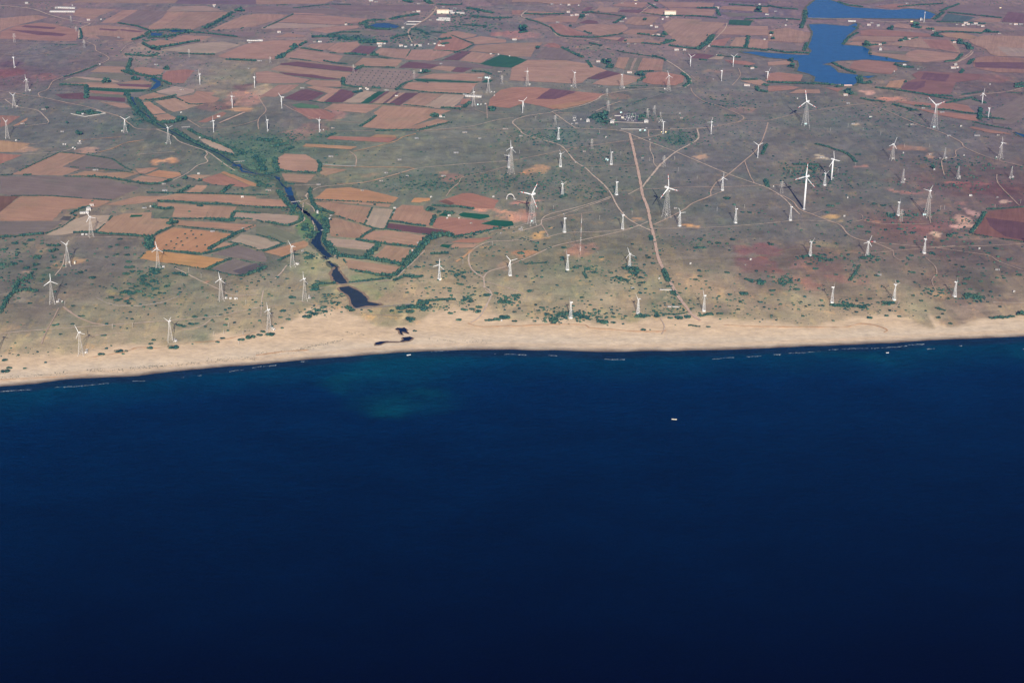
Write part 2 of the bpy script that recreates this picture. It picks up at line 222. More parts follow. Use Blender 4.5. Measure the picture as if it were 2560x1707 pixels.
# fields: tile kind points...
FIELDS = """0 w 0 0 640 0 545 22 300 15 0 28;0 t 640 0 930 0 840 25 550 24;0 u 1430 0 2048 0 2048 40 1500 35 1400 30;0 t 935 0 1425 0 1395 30 850 26
0 t 580 112 630 70 935 78 800 125 745 158 600 130;0 w 0 75 200 62 330 108 300 118 0 140;0 t 0 148 300 123 385 142 60 225 0 255;0 r 0 260 130 208 330 182 400 192 600 235 625 265 612 328 440 330 0 312
0 d 60 240 300 250 540 275 500 292 300 282;0 d 200 205 450 222 430 237 170 220;0 t 648 215 830 202 1060 225 1185 265 1110 310 1060 333 960 330 700 302 652 285;0 d 800 230 960 238 930 250 790 240;0 d 970 235 1160 253 1110 262 960 246;0 w 760 285 900 295 1000 310 960 325 820 320
0 t 985 85 1115 80 930 185 800 188;0 w 1115 82 1340 94 1290 148 1180 200 1050 212 1020 190 932 185;0 t 1342 94 1490 97 1260 240 1190 238 1192 212 1292 150;0 t 1492 97 1850 97 1840 115 1600 215 1540 240 1262 240;0 p 1380 55 1640 50 1800 90 1330 93
0 w 1900 70 2048 55 2048 100 1960 95;0 t 1760 205 1940 130 2048 112 2180 120 2040 215 1665 250;0 w 1640 265 2048 255 2040 295 1700 300;0 t 1350 320 1460 285 1700 292 1600 330 1480 345;0 t 1165 345 1280 320 1490 345 1290 380
0 p 1310 400 1560 350 1790 335 1920 362 1690 440 1300 405;0 v 820 525 870 489 1045 495 1025 530;0 t 720 578 810 530 990 537 1005 547 975 585;0 v 740 590 960 587 1100 628 1090 650 900 637 680 615
0 p 590 617 680 618 900 640 960 658 820 668 520 640;0 v 500 652 590 620 750 645 940 660 900 673 640 662;0 t 440 672 700 662 960 665 1120 640 1220 660 1210 675 930 668 640 680;0 t 640 678 925 672 960 692 1205 702 1170 716 700 700;0 d 930 672 1215 680 1205 700 960 690;0 G 695 703 1170 718 1150 735 1000 742 700 722;0 r 700 725 1000 744 1000 770 760 750;0 v 740 750 1000 760 1000 782 720 770;0 d 700 770 1000 785 1000 818 700 795
0 t 790 812 1000 828 1050 862 960 865 850 830;0 d 440 757 660 742 690 800 500 790;0 t 1070 545 1140 537 1310 560 1290 598 1190 605 1080 577;0 r 1300 600 1330 572 1480 557 1560 567 1500 630 1470 668 1300 665;0 t 1090 782 1230 742 1360 775 1340 787 1170 808;0 p 1250 733 1400 692 1560 720 1550 740 1430 773 1260 742
0 t 1400 780 1550 760 1570 730 1720 742 1690 770 1760 785 1720 822 1520 833;0 t 1240 813 1400 785 1520 838 1640 838 1560 852 1480 880 1390 898 1340 878;0 t 1130 822 1200 815 1330 905 1220 918 1160 860;0 t 1230 925 1340 910 1420 950 1370 983 1290 983 1240 960;0 r 1580 978 1780 895 1812 905 1790 930 1640 983
0 p 1600 1120 1640 1112 1840 1185 1880 1240 1700 1192;0 v 1450 1042 1500 1035 1570 1085 1600 1108 1540 1108;0 r 0 925 160 932 60 1003 0 1020;0 y 100 1012 220 942 215 965 150 1003;0 y -50 1118 240 1152 100 1220 -50 1215;0 r -50 1227 180 1242 0 1313 -50 1330
0 t 90 1397 480 1222 690 1242 500 1335 640 1357 500 1407;0 w 510 1335 690 1244 890 1277 1000 1350 840 1358 700 1368;0 t 540 1408 680 1370 840 1385 1080 1372 1110 1390 960 1438;0 t 1080 1352 1220 1342 1270 1345 1160 1393 1115 1385;0 o 1160 1402 1270 1362 1440 1382 1450 1405 1370 1430 1210 1411;0 t 1050 1440 1130 1407 1380 1437 1330 1453 1260 1470 1130 1458
0 t 1490 1410 1550 1397 1700 1402 1580 1438;0 r 1595 1440 1760 1387 2010 1490 1960 1500 1700 1475;0 o 1765 1384 1790 1372 2080 1482 2060 1496 2010 1488;0 t 1490 1540 1570 1482 1660 1487 1640 1520 1590 1546;0 v 1662 1487 1810 1497 1760 1543 1602 1543;0 t 1330 1568 1450 1542 1700 1548 2048 1575 2048 1610 1400 1600
4 w 0 -155 500 -153 860 -133 1000 -90 1125 -68 880 40 400 -2 100 0 0 -20;4 d2 -50 0 90 3 170 -10 0 128 -50 150;4 t 172 0 400 5 880 42 790 88 690 95 500 110 420 200 0 200 0 132;4 w -50 205 500 203 440 250 345 302 -50 312;4 W 475 192 510 162 572 165 550 200;4 p 365 312 600 188 690 157 888 157 870 195 760 290 590 298 500 313
4 t 772 290 900 167 990 142 1215 132 1210 180 1450 190 1370 238 1210 322 1060 308 820 298;4 G 1035 172 1050 152 1145 152 1130 167;4 v 1215 182 1330 102 1395 97 1398 130 1360 170 1230 180;4 t 1265 55 1640 78 1680 80 1640 178 1380 170 1402 100 1262 82;4 t 1682 82 1895 87 1850 188 1645 178;4 p 1880 132 2048 137 2388 160 2378 205 2308 235 2198 220 2048 203 1860 185
4 t 1430 197 2048 232 2048 242 1940 288 1740 258 1410 238;4 o 1220 430 1250 320 1390 253 1700 285 1860 308 1650 458 1600 463;4 O 1105 500 1180 437 1240 442 1600 478 1820 510 1660 583 1640 588 1350 540;4 t 1690 430 1790 372 1890 390 1680 457;4 p 1840 365 1930 308 2048 318 2268 383 2090 440 1960 400;4 w 1700 465 1900 397 2110 455 2140 530 2048 522 1850 492
4 w 1685 592 1865 502 2100 558 1940 638 1800 625;4 t 830 73 1110 2 1400 2 1380 35 1260 45 980 75;4 t 1385 38 1440 -5 1600 -10 2048 22 2248 32 2298 90 2048 82 1960 78 1750 48;5 y 65 450 380 358 415 375 410 402 220 488;5 v 0 250 130 240 370 335 300 358 130 368 0 300;5 W -190 600 0 540 70 545 90 585 0 612 -100 640
5 o 445 35 500 0 560 -55 740 -68 900 -45 1140 15 1090 60 780 45;5 t 460 17 620 28 1080 68 1060 92 940 78 480 38;5 t 460 52 585 52 932 95 868 230 650 162 560 112;5 p 937 95 1092 110 1030 266 872 232;5 O 1240 52 1270 17 1390 17 1395 35 1310 55
5 t 1068 190 1110 112 1170 72 1340 82 1340 110 1440 150 1390 243 1250 228 1160 205;5 d 1050 219 1400 258 1550 285 1440 318 1040 264;5 r 1415 238 1430 187 1480 167 1880 200 1800 215 1830 227 2000 250 1650 323 1560 310 1550 285 1410 254;5 t 540 190 640 177 938 265 830 333 790 338 600 323
5 t 840 340 932 282 1050 277 1395 325 1370 378 1240 403 1010 375;5 p 562 337 780 352 958 390 900 435 760 418 600 400;5 v 612 407 895 440 870 483 680 463 640 440;5 t 930 500 1040 397 1268 427 1190 508 1140 533 1040 518;5 t 710 510 760 512 1160 572 1100 620 1040 628 740 583;5 d2 1162 572 1140 600 1070 625 1100 622
5 r 1460 42 1560 12 1650 -20 1730 -20 1940 35 1900 103 1750 95 1640 80;5 d2 1460 45 1520 30 1590 60 1560 75;5 G 1460 160 1510 127 1600 132 1570 150 1530 163;5 G 1620 150 1660 132 1860 152 1870 170 1790 188 1640 165;5 G 1800 225 1900 192 2048 202 2060 238 1990 250;5 r 1600 360 1640 345 1900 330 1840 352 1780 378 1560 373
5 t 1562 400 1590 382 1790 387 1740 413 1570 423;5 G 1470 405 1490 387 1570 392 1540 420;1 w 560 42 1400 47 1430 55 1380 93 1000 90 700 92;1 t 0 0 640 0 545 33 0 38;1 w 0 52 260 57 300 75 170 108 0 103;1 t 310 87 400 80 600 108 540 123 290 117
1 t 0 112 265 122 120 175 0 213;1 t 280 122 600 130 910 157 840 183 650 200 180 180;1 p 50 220 180 187 660 205 560 223 40 235;1 t 430 237 590 217 810 207 830 225 560 268 430 250;1 w 200 103 330 77 560 67 700 100 910 97 980 120 600 117
1 v 590 275 800 237 1020 265 900 283;1 t 150 300 260 267 400 290 380 300;1 t -308 455 -148 382 -60 352 130 327 405 327 380 345 350 365 240 440 160 475 -230 470;1 t 430 357 550 350 640 345 560 398 530 413 400 383;1 v 350 385 430 377 460 395 400 400;1 t 562 400 645 345 810 337 830 365 740 428 640 423
1 d 742 430 832 367 975 377 900 438;1 t 930 430 1000 387 1240 397 1190 473 1090 463;1 t 230 450 350 392 530 420 700 450 640 510 540 503 240 463;1 v 640 510 705 452 850 465 780 522;1 t 785 522 855 465 1170 482 1120 538 860 530;1 t 1190 480 1240 402 1500 397 1590 420 1500 458 1400 488
1 d 1140 545 1220 497 1480 520 1390 553;1 w 1230 495 1400 490 1620 492 1900 540 1860 553 1500 528;1 d 1500 480 1640 412 1720 415 1620 487;1 t 1630 488 1725 417 1920 442 1795 508;1 G 1790 515 1955 442 2080 457 2175 487 2040 545 1900 535;1 t 1460 300 1500 262 1600 252 1770 280 1740 300 1650 313;1 t 1670 320 1800 292 2000 322 2000 343 1760 358 1700 335
1 r 1480 302 1560 292 1650 322 1730 360 1640 413 1420 398;1 t 1700 410 1760 367 2048 347 2290 342 2290 352 2230 400 2200 458 2048 455 1920 430;1 t 1395 555 1480 528 1600 540 1560 575;1 d 1565 575 1605 540 1740 547 1650 583;1 t 110 560 190 525 790 587 700 633 440 610;1 d 200 510 330 497 830 552 790 580 570 560 190 520
1 t 240 490 330 488 840 545 830 550 340 495;1 d 190 582 450 600 690 640 570 638 230 600;1 t 0 580 90 572 225 602 430 640 380 668 0 668;1 t 390 668 440 642 690 652 680 698 480 698;1 s 700 650 740 602 860 547 1220 562 1310 602 1180 690 1110 713 720 678;1 t 1290 625 1420 592 1830 592 1800 653
1 G 1260 640 1290 634 1790 658 1770 666 1290 652;1 t 1175 710 1220 662 1770 670 1700 753 1380 745;1 G 1800 662 1830 642 1900 642 1870 667;1 t 40 770 180 682 350 680 260 740 150 780;1 d 220 790 360 722 400 717 545 747 440 808 330 808;1 t 400 700 470 692 640 712 600 760 540 737;1 t 480 812 560 760 640 712 680 715 540 820
1 d 545 820 680 717 800 737 770 778 690 822;1 p 690 825 865 727 968 740 850 825;1 G 832 828 970 737 1035 735 900 828;1 d 905 828 1040 735 1068 733 930 828;1 t 935 830 1070 737 1130 737 1010 833;1 d 1012 833 1132 737 1145 742 1035 830;1 t 1040 830 1150 745 1195 745 1075 830;1 d 1050 838 1192 747 1305 747 1150 845
1 t 1150 850 1310 747 1500 755 1330 862;1 p 1335 862 1505 755 1680 767 1580 860 1440 868;1 r 1630 838 1650 792 1720 797 1690 833;1 r 1580 858 1620 845 1655 855 1630 868;1 t 540 878 620 832 1010 842 880 908;1 r 290 867 530 877 640 920 600 958 470 953 430 958;1 g 290 840 360 827 500 850 510 868 330 865
1 t 850 1020 960 925 940 907 1020 847 1350 867 1560 887 1380 953 1220 1025 1130 1043;1 t 1190 1030 1450 952 1550 972 1480 1000 1300 1033;2 r -190 850 -180 797 -90 722 0 702 190 700 520 735 740 755 670 800 330 878 260 858 100 825 -20 868;2 d 190 795 310 712 520 737 350 797
1 r 560 1115 600 1092 920 1100 1130 1107 1060 1143;1 o 910 1100 970 1077 1110 1085 1125 1105;1 o 370 1175 400 1152 810 1175 760 1198;1 t 165 1340 165 1272 230 1232 400 1240 490 1290 505 1340 480 1378 170 1368;1 t 205 1390 480 1402 400 1468 230 1448;1 t 510 1393 530 1342 730 1360 560 1408
2 t 130 92 410 107 380 115 110 125;2 r 0 87 100 87 60 118 0 122;2 t 150 157 300 132 540 132 510 183 250 180;2 r 290 197 380 192 480 232 620 285 460 288 370 278;2 d 530 190 600 162 680 172 690 192;2 v 690 152 890 137 870 158 720 160;2 t 490 232 600 197 900 202 930 230 860 278 700 293
2 t 870 270 960 237 1180 245 1100 288;2 t 900 190 960 137 1180 137 1120 200 1000 208;2 t 1050 77 1240 72 1200 128 1030 110;2 t 1240 62 1640 82 1600 130 1300 120;2 t 1200 200 1300 152 1480 158 1710 190 1640 250 1580 288 1480 378 1270 348 1280 300 1230 270;2 w 1490 177 1560 152 1730 157 1710 182
2 G 1740 162 1930 167 1900 210 1730 200;2 t 1680 212 2048 212 2048 288 1630 278;2 r 1590 370 1600 332 1750 302 1700 370;2 t 1740 370 1790 302 1880 302 1870 383;2 t 1880 390 1910 312 2048 327 2048 390 1980 403;2 t 680 305 890 302 845 328;2 d 840 328 880 302 905 310 870 335;2 t 875 345 905 312 1060 312 1045 345;2 t 1060 342 1080 322 1210 335 1200 363
2 d 560 92 600 62 650 62 600 97;2 t 640 97 700 62 860 67 840 105;2 d 850 97 870 82 1100 82 1010 108;2 t 880 22 1100 22 1040 68 800 50;2 t 1160 17 1620 27 1600 68 1230 60;2 t 1690 52 2048 62 2048 108 1950 98 1660 75;2 v 1670 102 1960 112 1930 133 1740 138;2 u 1090 0 2048 0 2048 28 1600 10
2 t 0 2 560 2 540 40 300 36 200 20 0 20;2 t -20 640 0 545 130 482 430 487 600 512 770 572 700 585 600 632 560 665 500 673 0 648;2 t 780 575 1020 622 1030 640 910 688 770 688 640 675 700 642 860 595;2 d 600 632 760 567 870 592 700 640;2 w 185 465 260 387 400 382 500 420 570 463 430 488
2 r 290 352 340 347 400 377 380 388 300 380;2 t 820 540 850 462 940 464 900 558;2 v 900 560 940 467 980 467 940 563;2 p 942 563 980 467 1000 470 960 563;2 v 962 563 1002 467 1045 467 1000 568;2 t 1002 568 1047 467 1215 482 1200 568;2 r 1040 658 1080 587 1200 577 1380 612 1370 658 1310 688 1120 678
2 o 270 852 560 812 680 802 520 850 380 878;2 t 1820 650 1990 642 2048 672 1990 688;2 d 1400 440 1500 432 1620 447 1560 478 1430 468;2 p 1560 477 1640 452 1700 457 1680 480;2 r 1700 482 1870 492 1950 512 1900 528 1740 508
3 t 0 247 150 227 340 267 350 300 270 348 60 333 0 335;3 w 0 347 190 357 310 387 290 410 0 398;3 t 0 500 200 487 170 520 0 530;3 r -20 655 0 592 90 582 280 602 260 653;3 w 560 5 700 0 980 0 820 38 700 33;3 v 710 35 810 2 940 2 900 20 780 37;3 r 850 55 1000 35 1180 42 1100 65 960 72
3 w 1400 90 1530 42 2048 57 2048 90 1880 138 1420 108;3 G2 1380 170 1430 112 1660 142 1590 178;3 t 1640 175 1700 147 1870 152 1850 183;3 d 1870 177 1920 97 2048 112 2048 188;3 t 970 215 1040 192 1170 207 1230 240 1100 232;3 t 1170 207 1750 235 1740 262 1450 248 1310 248 1240 240;3 r 740 250 830 237 1280 272 1310 298 1200 298 740 288
3 t 640 332 720 292 1190 302 1180 310 1020 338 900 335;3 t 620 358 680 338 1000 345 900 350 850 373 760 373;3 t 880 372 1010 345 1180 312 1500 332 1540 428 1380 400 1120 378 940 362;3 r 1240 322 1440 322 1520 418 1300 388;3 t 1100 420 1200 402 1530 435 1500 478 1250 503 1100 468
3 v 870 420 940 407 1130 417 1100 438 910 433;3 t 800 440 830 422 1090 446 1240 503 1150 498 900 463;3 r 650 545 690 492 760 482 1010 502 1040 558 980 598 850 588 720 568;3 y 1370 270 1560 267 1680 300 1600 323 1430 298;3 t 1600 330 1720 287 2048 292 2200 300 2200 460 1840 453 1780 438 1740 395 1640 358
3 p 1830 377 2048 392 2048 458 1920 453;3 r 1640 530 1650 472 1750 452 2048 472 2200 480 2200 590 1840 583 1670 553;3 d 1650 502 2048 502 2048 558 1660 543;3 R 1150 600 1210 572 1700 597 1690 640 1500 663 1460 753 1310 763 1060 718 1100 660 1190 632;3 d 1220 638 1250 582 1460 602 1420 658;3 d 1060 713 1110 662 1260 652 1250 698 1180 723
3 y 940 700 980 652 1095 640 1060 708;3 r 0 692 150 687 250 702 200 720 0 738;3 t 165 750 250 717 410 717 418 750;3 r 450 702 600 712 560 738;3 r 1000 815 1130 812 1310 832 1440 817 1600 850 1660 908 1500 888 1200 850;3 w 1490 830 1640 787 1760 850 1650 848;3 r 1180 870 1440 902 1660 927 1680 973 1520 953 1350 920
3 r 1600 1025 1640 1017 1900 1062 1950 1078 1780 1068;3 w 1780 900 2048 760 2200 760 2200 850 1950 1000 1800 990;7 R 1640 308 1720 202 1740 132 2048 92 2250 92 2250 400 2048 363;7 d 1740 175 2048 215 2250 240 2250 400 2048 355 1900 330 1780 250"""
# tracks: tile width kind points
TRACKS = """2 6.5 road 940 1070 960 1150 1000 1330 1030 1480 1046 1568 1085 1668 1110 1798 1140 1918 1165 2048 1200 2138 1260 2248 1320 2358 1400 2468 1440 2518 1510 2570
2 4.5 pale 5 990 60 1040 110 1085 340 1150 410 1185 450 1230 510 1300 590 1350 640 1400 700 1450 760 1510 800 1568 840 1648 910 1738 1000 1798 1110 1848
2 4 pale 5 990 20 965 130 930 310 905 330 895 550 850 680 800 740 760 950 725 1150 710 1380 700;2 5 pale 1380 705 1430 670 1420 620 1360 570 1290 520 1220 480;2 5 pale 700 345 600 322 400 302 340 270 310 220 230 190 120 155 75 130 125 83
2 4 pale 325 900 480 1010 540 1030 830 1045 940 1072;2 3 pale 80 1040 300 1035 540 1032;2 4 pale 940 1075 1100 1140 1310 1220 1500 1300 1740 1400 1940 1470 2048 1510 2160 1578 2250 1668 2300 1718;2 3.5 pale 830 1048 1100 1045 1600 1025;2 3.5 tan 1480 1035 1600 1022 1850 975 2048 968 2108 955 2348 900 2648 855 2850 830 2990 812
2 3.5 tan 1095 1045 1090 1070 1095 1098;2 3.5 tan -50 1300 0 1290 250 1240 430 1200 700 1160 1080 1105 1200 1078;2 5 pale 1480 1035 1490 1110 1420 1160 1310 1220 1200 1310 1150 1370 1080 1450 1045 1500;2 6 pale 1190 1315 1130 1390 1075 1460
2 4 tan 2048 985 2020 1080 1990 1150 1940 1220 1860 1290 1730 1400 1640 1460 1590 1530 1580 1575 1450 1628 1380 1678 1250 1748 1130 1803;2 3 tan 1860 1290 1900 1400 1940 1470;2 3.5 tan 1430 705 1450 750 1530 810 1700 870 1850 940 1800 985;2 2.5 pale 1105 1140 1105 1200 1130 1260 1135 1310 1170 1350
2 2.5 tan 600 1332 800 1328 990 1325;2 3 tan 1050 1520 1400 1502 1700 1500 1960 1490 2200 1480 2500 1474;2 2.5 tan 870 1530 1040 1528;2 2.5 pale 1040 1500 930 1560
6 3.5 pale 790 10 640 60 480 105 300 150 240 190 225 235 120 270 0 300;6 3 pale 790 20 560 100 330 175 120 225 0 265;6 3 pale 0 357 200 355 420 300 700 290 950 260 1090 208;6 3.5 pale 0 545 150 490 300 420 420 385 640 340 900 280 1010 240;6 3 tan 235 230 290 320
6 2.5 tan 230 215 360 180 430 165 650 130;6 3.5 tan 1130 235 1250 180 1380 110 1450 60 1600 0 1700 -40;6 2.5 pale 1120 265 1400 262 1700 250 2048 222 2300 200 2648 212;6 2 olive 640 345 780 380 940 412;6 2.5 olive 1230 525 1500 512 1800 495 2048 475 2248 430 2448 440 2668 455
7 4.5 tan 50 -10 110 0 200 50 250 110 350 150 480 200 580 240 640 310 720 350 850 378 1000 440;7 3 tan 620 455 850 458 1100 435 1500 410 1800 400 2060 385;7 3.5 tan 850 375 1100 398 1300 412 1500 402;7 2 tan 650 213 750 195 740 150 620 130 480 110 350 150
3 4 tan 830 838 950 890 1200 1000 1400 1070 1540 1140 1570 1180 1700 1240 1850 1290 1950 1312 2060 1340;3 3 tan 1570 1180 1500 1212 1500 1260 1400 1280 1390 1320 1410 1405;3 3 tan 1830 1400 1840 1470 1930 1568 2010 1648;7 3 tan 750 200 900 225 1100 230 1290 225;7 2.5 tan 1300 220 1290 160
7 2.5 tan 1260 498 1330 560 1350 620 1310 680 1340 760;7 3 tan 1280 410 1500 440 1760 480 1850 530 2060 605;7 2 tan 1000 440 1010 490 1060 520;5 3 pale 1835 690 2048 750 2150 790;5 3 pale 1830 750 1890 800
5 5 pale 1880 800 1860 850 1790 970 1720 1015;5 4 pale 1830 730 1870 760 1890 800;5 4 pale 1705 470 1700 520 1720 580 1770 630 1820 660 1825 740;5 4 pale 1700 475 1740 430 1820 385 1900 367 2060 362;5 3.5 pale 1820 660 1860 610 1990 572 2060 545;5 6 ochre 1600 530 1660 490 1735 430
5 4 pale 1660 327 1900 282 2060 254;5 3 pale 1130 655 1180 600 1240 550 1300 490 1350 440;5 2 pale 1250 565 1430 568;5 3 pale 500 745 640 717 740 705 900 690 1090 678;5 5 grey 780 905 1000 890 1250 868;5 3 pale 340 840 540 895;5 3 pale -20 902 100 885 200 880
4 3.5 pale -60 1112 0 1107 200 1085 400 1070 830 1040 1300 1005 1750 965 1900 930 2060 900;4 5 tan 505 890 560 930 620 970 740 1020 840 1035;4 3 tan 470 900 420 1000 370 1090 330 1190;4 3 pale 1400 580 1500 630 1620 690 1750 750 1830 790 1900 802 2060 795;4 3 pale 440 640 500 560 520 470
4 3.5 pale 1690 990 1600 1050 1450 1075;4 2.5 pale 590 337 800 332 1100 338;4 2.5 pale 700 1130 850 1108 1000 1100;5 3.5 pale 245 560 200 620 150 670;5 2 pale 60 760 45 850 40 970;5 2.5 tan 880 955 1000 955 1180 960;5 3 pale 380 60 370 150 390 190 340 230 280 250
5 3 pale 340 60 410 30 400 0 450 -60;5 2.5 pale 400 60 450 90 470 130;5 2.5 pale 450 200 470 260 460 310;5 2.5 pale 560 410 640 490;1 3 tan 0 750 50 830 80 890 20 960 20 1040;1 3 tan 220 840 330 900 500 965 620 972 850 987
1 3 tan 640 1055 1000 1050 1290 1055 1500 1040 1700 1040 2060 1042;1 3 pale 1290 1052 1700 1018 1900 970 2060 945;1 3.5 ochre 1280 1075 1180 1100 1100 1140 900 1190 780 1215;1 3 tan 750 1215 800 1260 800 1330;1 3.5 ochre 540 1330 800 1340 1230 1345 1225 1368 1000 1430 850 1465 650 1475
1 3 pale 390 1575 450 1530 520 1500 700 1482 900 1460 1050 1420 1270 1357 1500 1330 2048 1290;1 3 pale 250 1488 500 1485;1 2.5 tan 1845 830 1850 950;1 2.5 tan 1750 880 1860 912 2060 915;1 3 tan 1520 1575 1560 1520 1620 1470 1660 1420 1850 1380 2060 1320
1 8 tan 1430 55 1440 75 1370 150 1230 240 1222 290;1 4 pale 1222 290 1250 345;1 3 pale 60 312 410 324;1 3 pale 1280 280 1420 300 1480 340;0 5 pale 0 50 250 75 400 125 560 165 700 190 715 200 640 235 630 310
0 3.5 tan 640 320 700 340 760 370 770 410 850 450 870 480 800 515 600 585 480 630 420 660 380 720 310 750 320 780;0 4 tan -20 728 200 765 320 780 550 830 700 860 850 905 960 940 1030 990 1100 1035 1250 1040;0 4 pale 1250 1038 1380 1090 1440 1140 1600 1195 1650 1215 1700 1245 1800 1320 1880 1370
0 3.5 pale 1645 1215 1660 1240 1640 1260 1660 1300 1580 1330 1500 1390 1380 1450;0 3 tan 0 347 450 347 660 352;0 3 tan -20 430 250 450 640 362;0 2.5 pale 660 342 840 345 1060 342 1010 370 960 425;0 3 tan 0 805 120 790 220 765;0 3 pale 40 800 130 857 290 885 350 930 390 985 320 1000 200 1015
0 2.5 ochre 640 1125 970 1100;0 3 ochre 780 1225 880 1200 1000 1150 1150 1125;0 2.5 pale 1100 1240 1400 1220;0 3 tan 1500 960 1580 1010 1640 1030 1900 1010 2060 965;0 2.5 tan 0 1130 100 1135 300 1160;0 6 road 1755 988 1960 902;0 2.5 pale 1250 1038 1400 1035
0 3 pale 180 1240 480 1220 590 1190;3 6 pale 320 150 600 155 730 155 900 178 1100 180 1300 190 1500 190 1750 190 2060 195;3 4 tan 1300 498 1500 498 1600 440 1630 410;2 3 pale 1020 115 1120 40;1 3 grey 0 47 400 45 900 50 1430 50 1700 55 2048 75
2 2.5 pale -20 123 60 123;2 3 pale 1540 405 1600 340 1700 240 1720 190;2 2.5 tan 1430 610 1480 650;2 2.5 tan 1810 550 1825 610 1760 690;2 4 grey 1400 705 1150 770 960 840 820 890;2 3 road 670 895 770 850 870 815;2 3 road 345 905 490 910
6 3.5 pale 1180 985 1300 965 1400 958 1440 945;6 3 pale 1190 985 1220 1050 1200 1110;3 3 road 1530 780 1700 760 1900 740 2060 700;3 3.5 road 1480 520 1600 460 1640 420;6 3 ochre 0 1046 120 1040 250 1032 400 1030 590 1035 620 1058 800 1070 1000 1087 1200 1087 1230 1080;6 2.5 ochre 1700 1035 1900 1045 2048 1048 2300 1052 2648 1052 2720 1040 2790 1025 2860 1030 2960 1055 3006 1080 2980 1094
5 2.5 ochre 1700 1020 1760 1045 1850 1050 2048 1040;5 3 ochre 0 1278 200 1250 420 1235;4 2.5 ochre 0 1470 500 1445 700 1430;4 2 ochre 700 1300 1000 1250 1100 1215 1300 1220 1500 1180 1750 1160 2048 1095;7 2 pale 1000 905 1030 880 1050 845;7 3 pale 1800 855 2060 862"""
WATER = """3 310 60 380 5 420 -5 470 -2 560 25 640 55 700 65 1000 85 1130 75 1240 85 1340 120 1300 155 740 150 320 150
3 330 200 450 198 640 215 700 190 715 200 700 240 640 285 600 350 600 365 750 375 810 400 800 440 950 465 1040 485 1130 500 1030 502 800 480 690 485 560 490 500 505 430 520 500 530 540 560 560 585 720 605 720 660 680 685 520 675 370 655 380 620 330 595 230 570 250 530 240 490 170 480 0 465 -100 442 -220 420 -100 418 0 428 180 440 330 445 350 410 320 380 345 330 360 260 335 225
3 750 615 860 610 800 630;1 905 210 960 192 1060 190 1150 215 1120 230 950 232;0 1205 265 1300 275 1290 290 1210 302;0 1340 245 1480 240 1525 255 1380 262;0 1195 635 1230 630 1285 655 1285 690 1250 712 1190 730 1225 695 1250 665;0 1040 785 1060 780 1075 792 1050 800
0 1160 895 1185 900 1235 965 1215 975;0 1855 1322 1925 1318 1940 1368 2048 1392 2048 1398 1930 1378 1915 1335 1860 1332;1 155 1415 195 1425 190 1445 160 1440;1 225 1508 285 1500 300 1568 255 1568;3 1970 1060 2048 1080 2200 1120 2200 1130 2040 1100 1980 1070
5 240 0 300 0 330 60 360 100 400 140 450 170 500 215 545 260 530 300 518 350 520 390 560 440 610 490 575 497 520 460 440 382 450 350 468 345 430 322 440 305 500 290 480 240 420 160 380 122 330 92 290 65
5 538 490 580 500 562 512;5 572 527 600 540 650 565 605 572;5 650 570 655 592 690 640 735 700 690 710 630 690 605 640 612 600;5 665 737 740 725 830 770 880 810 900 850 1010 873 960 882 880 882 800 900 780 888 740 800 680 762
-1 988.8 823.8 993.5 820.4 1005.4 821.2 1010.5 819.1 1016.9 825 1016.5 829.3 1023.3 834.5 1007.1 830.1 1003.7 831 1006.3 837.8 998.6 832.7 997.7 826
-1 1005.4 844.6 1024 842.5 1032.7 845.5 1022.5 852.7 1013 853.1 1005.4 854.8 999.5 854.4 1009.7 849.7;-1 938.3 857.4 951 854.4 976.5 854 999.5 854.4 985 855.3 963.8 856.1 951 861.6 938.3 862.9"""
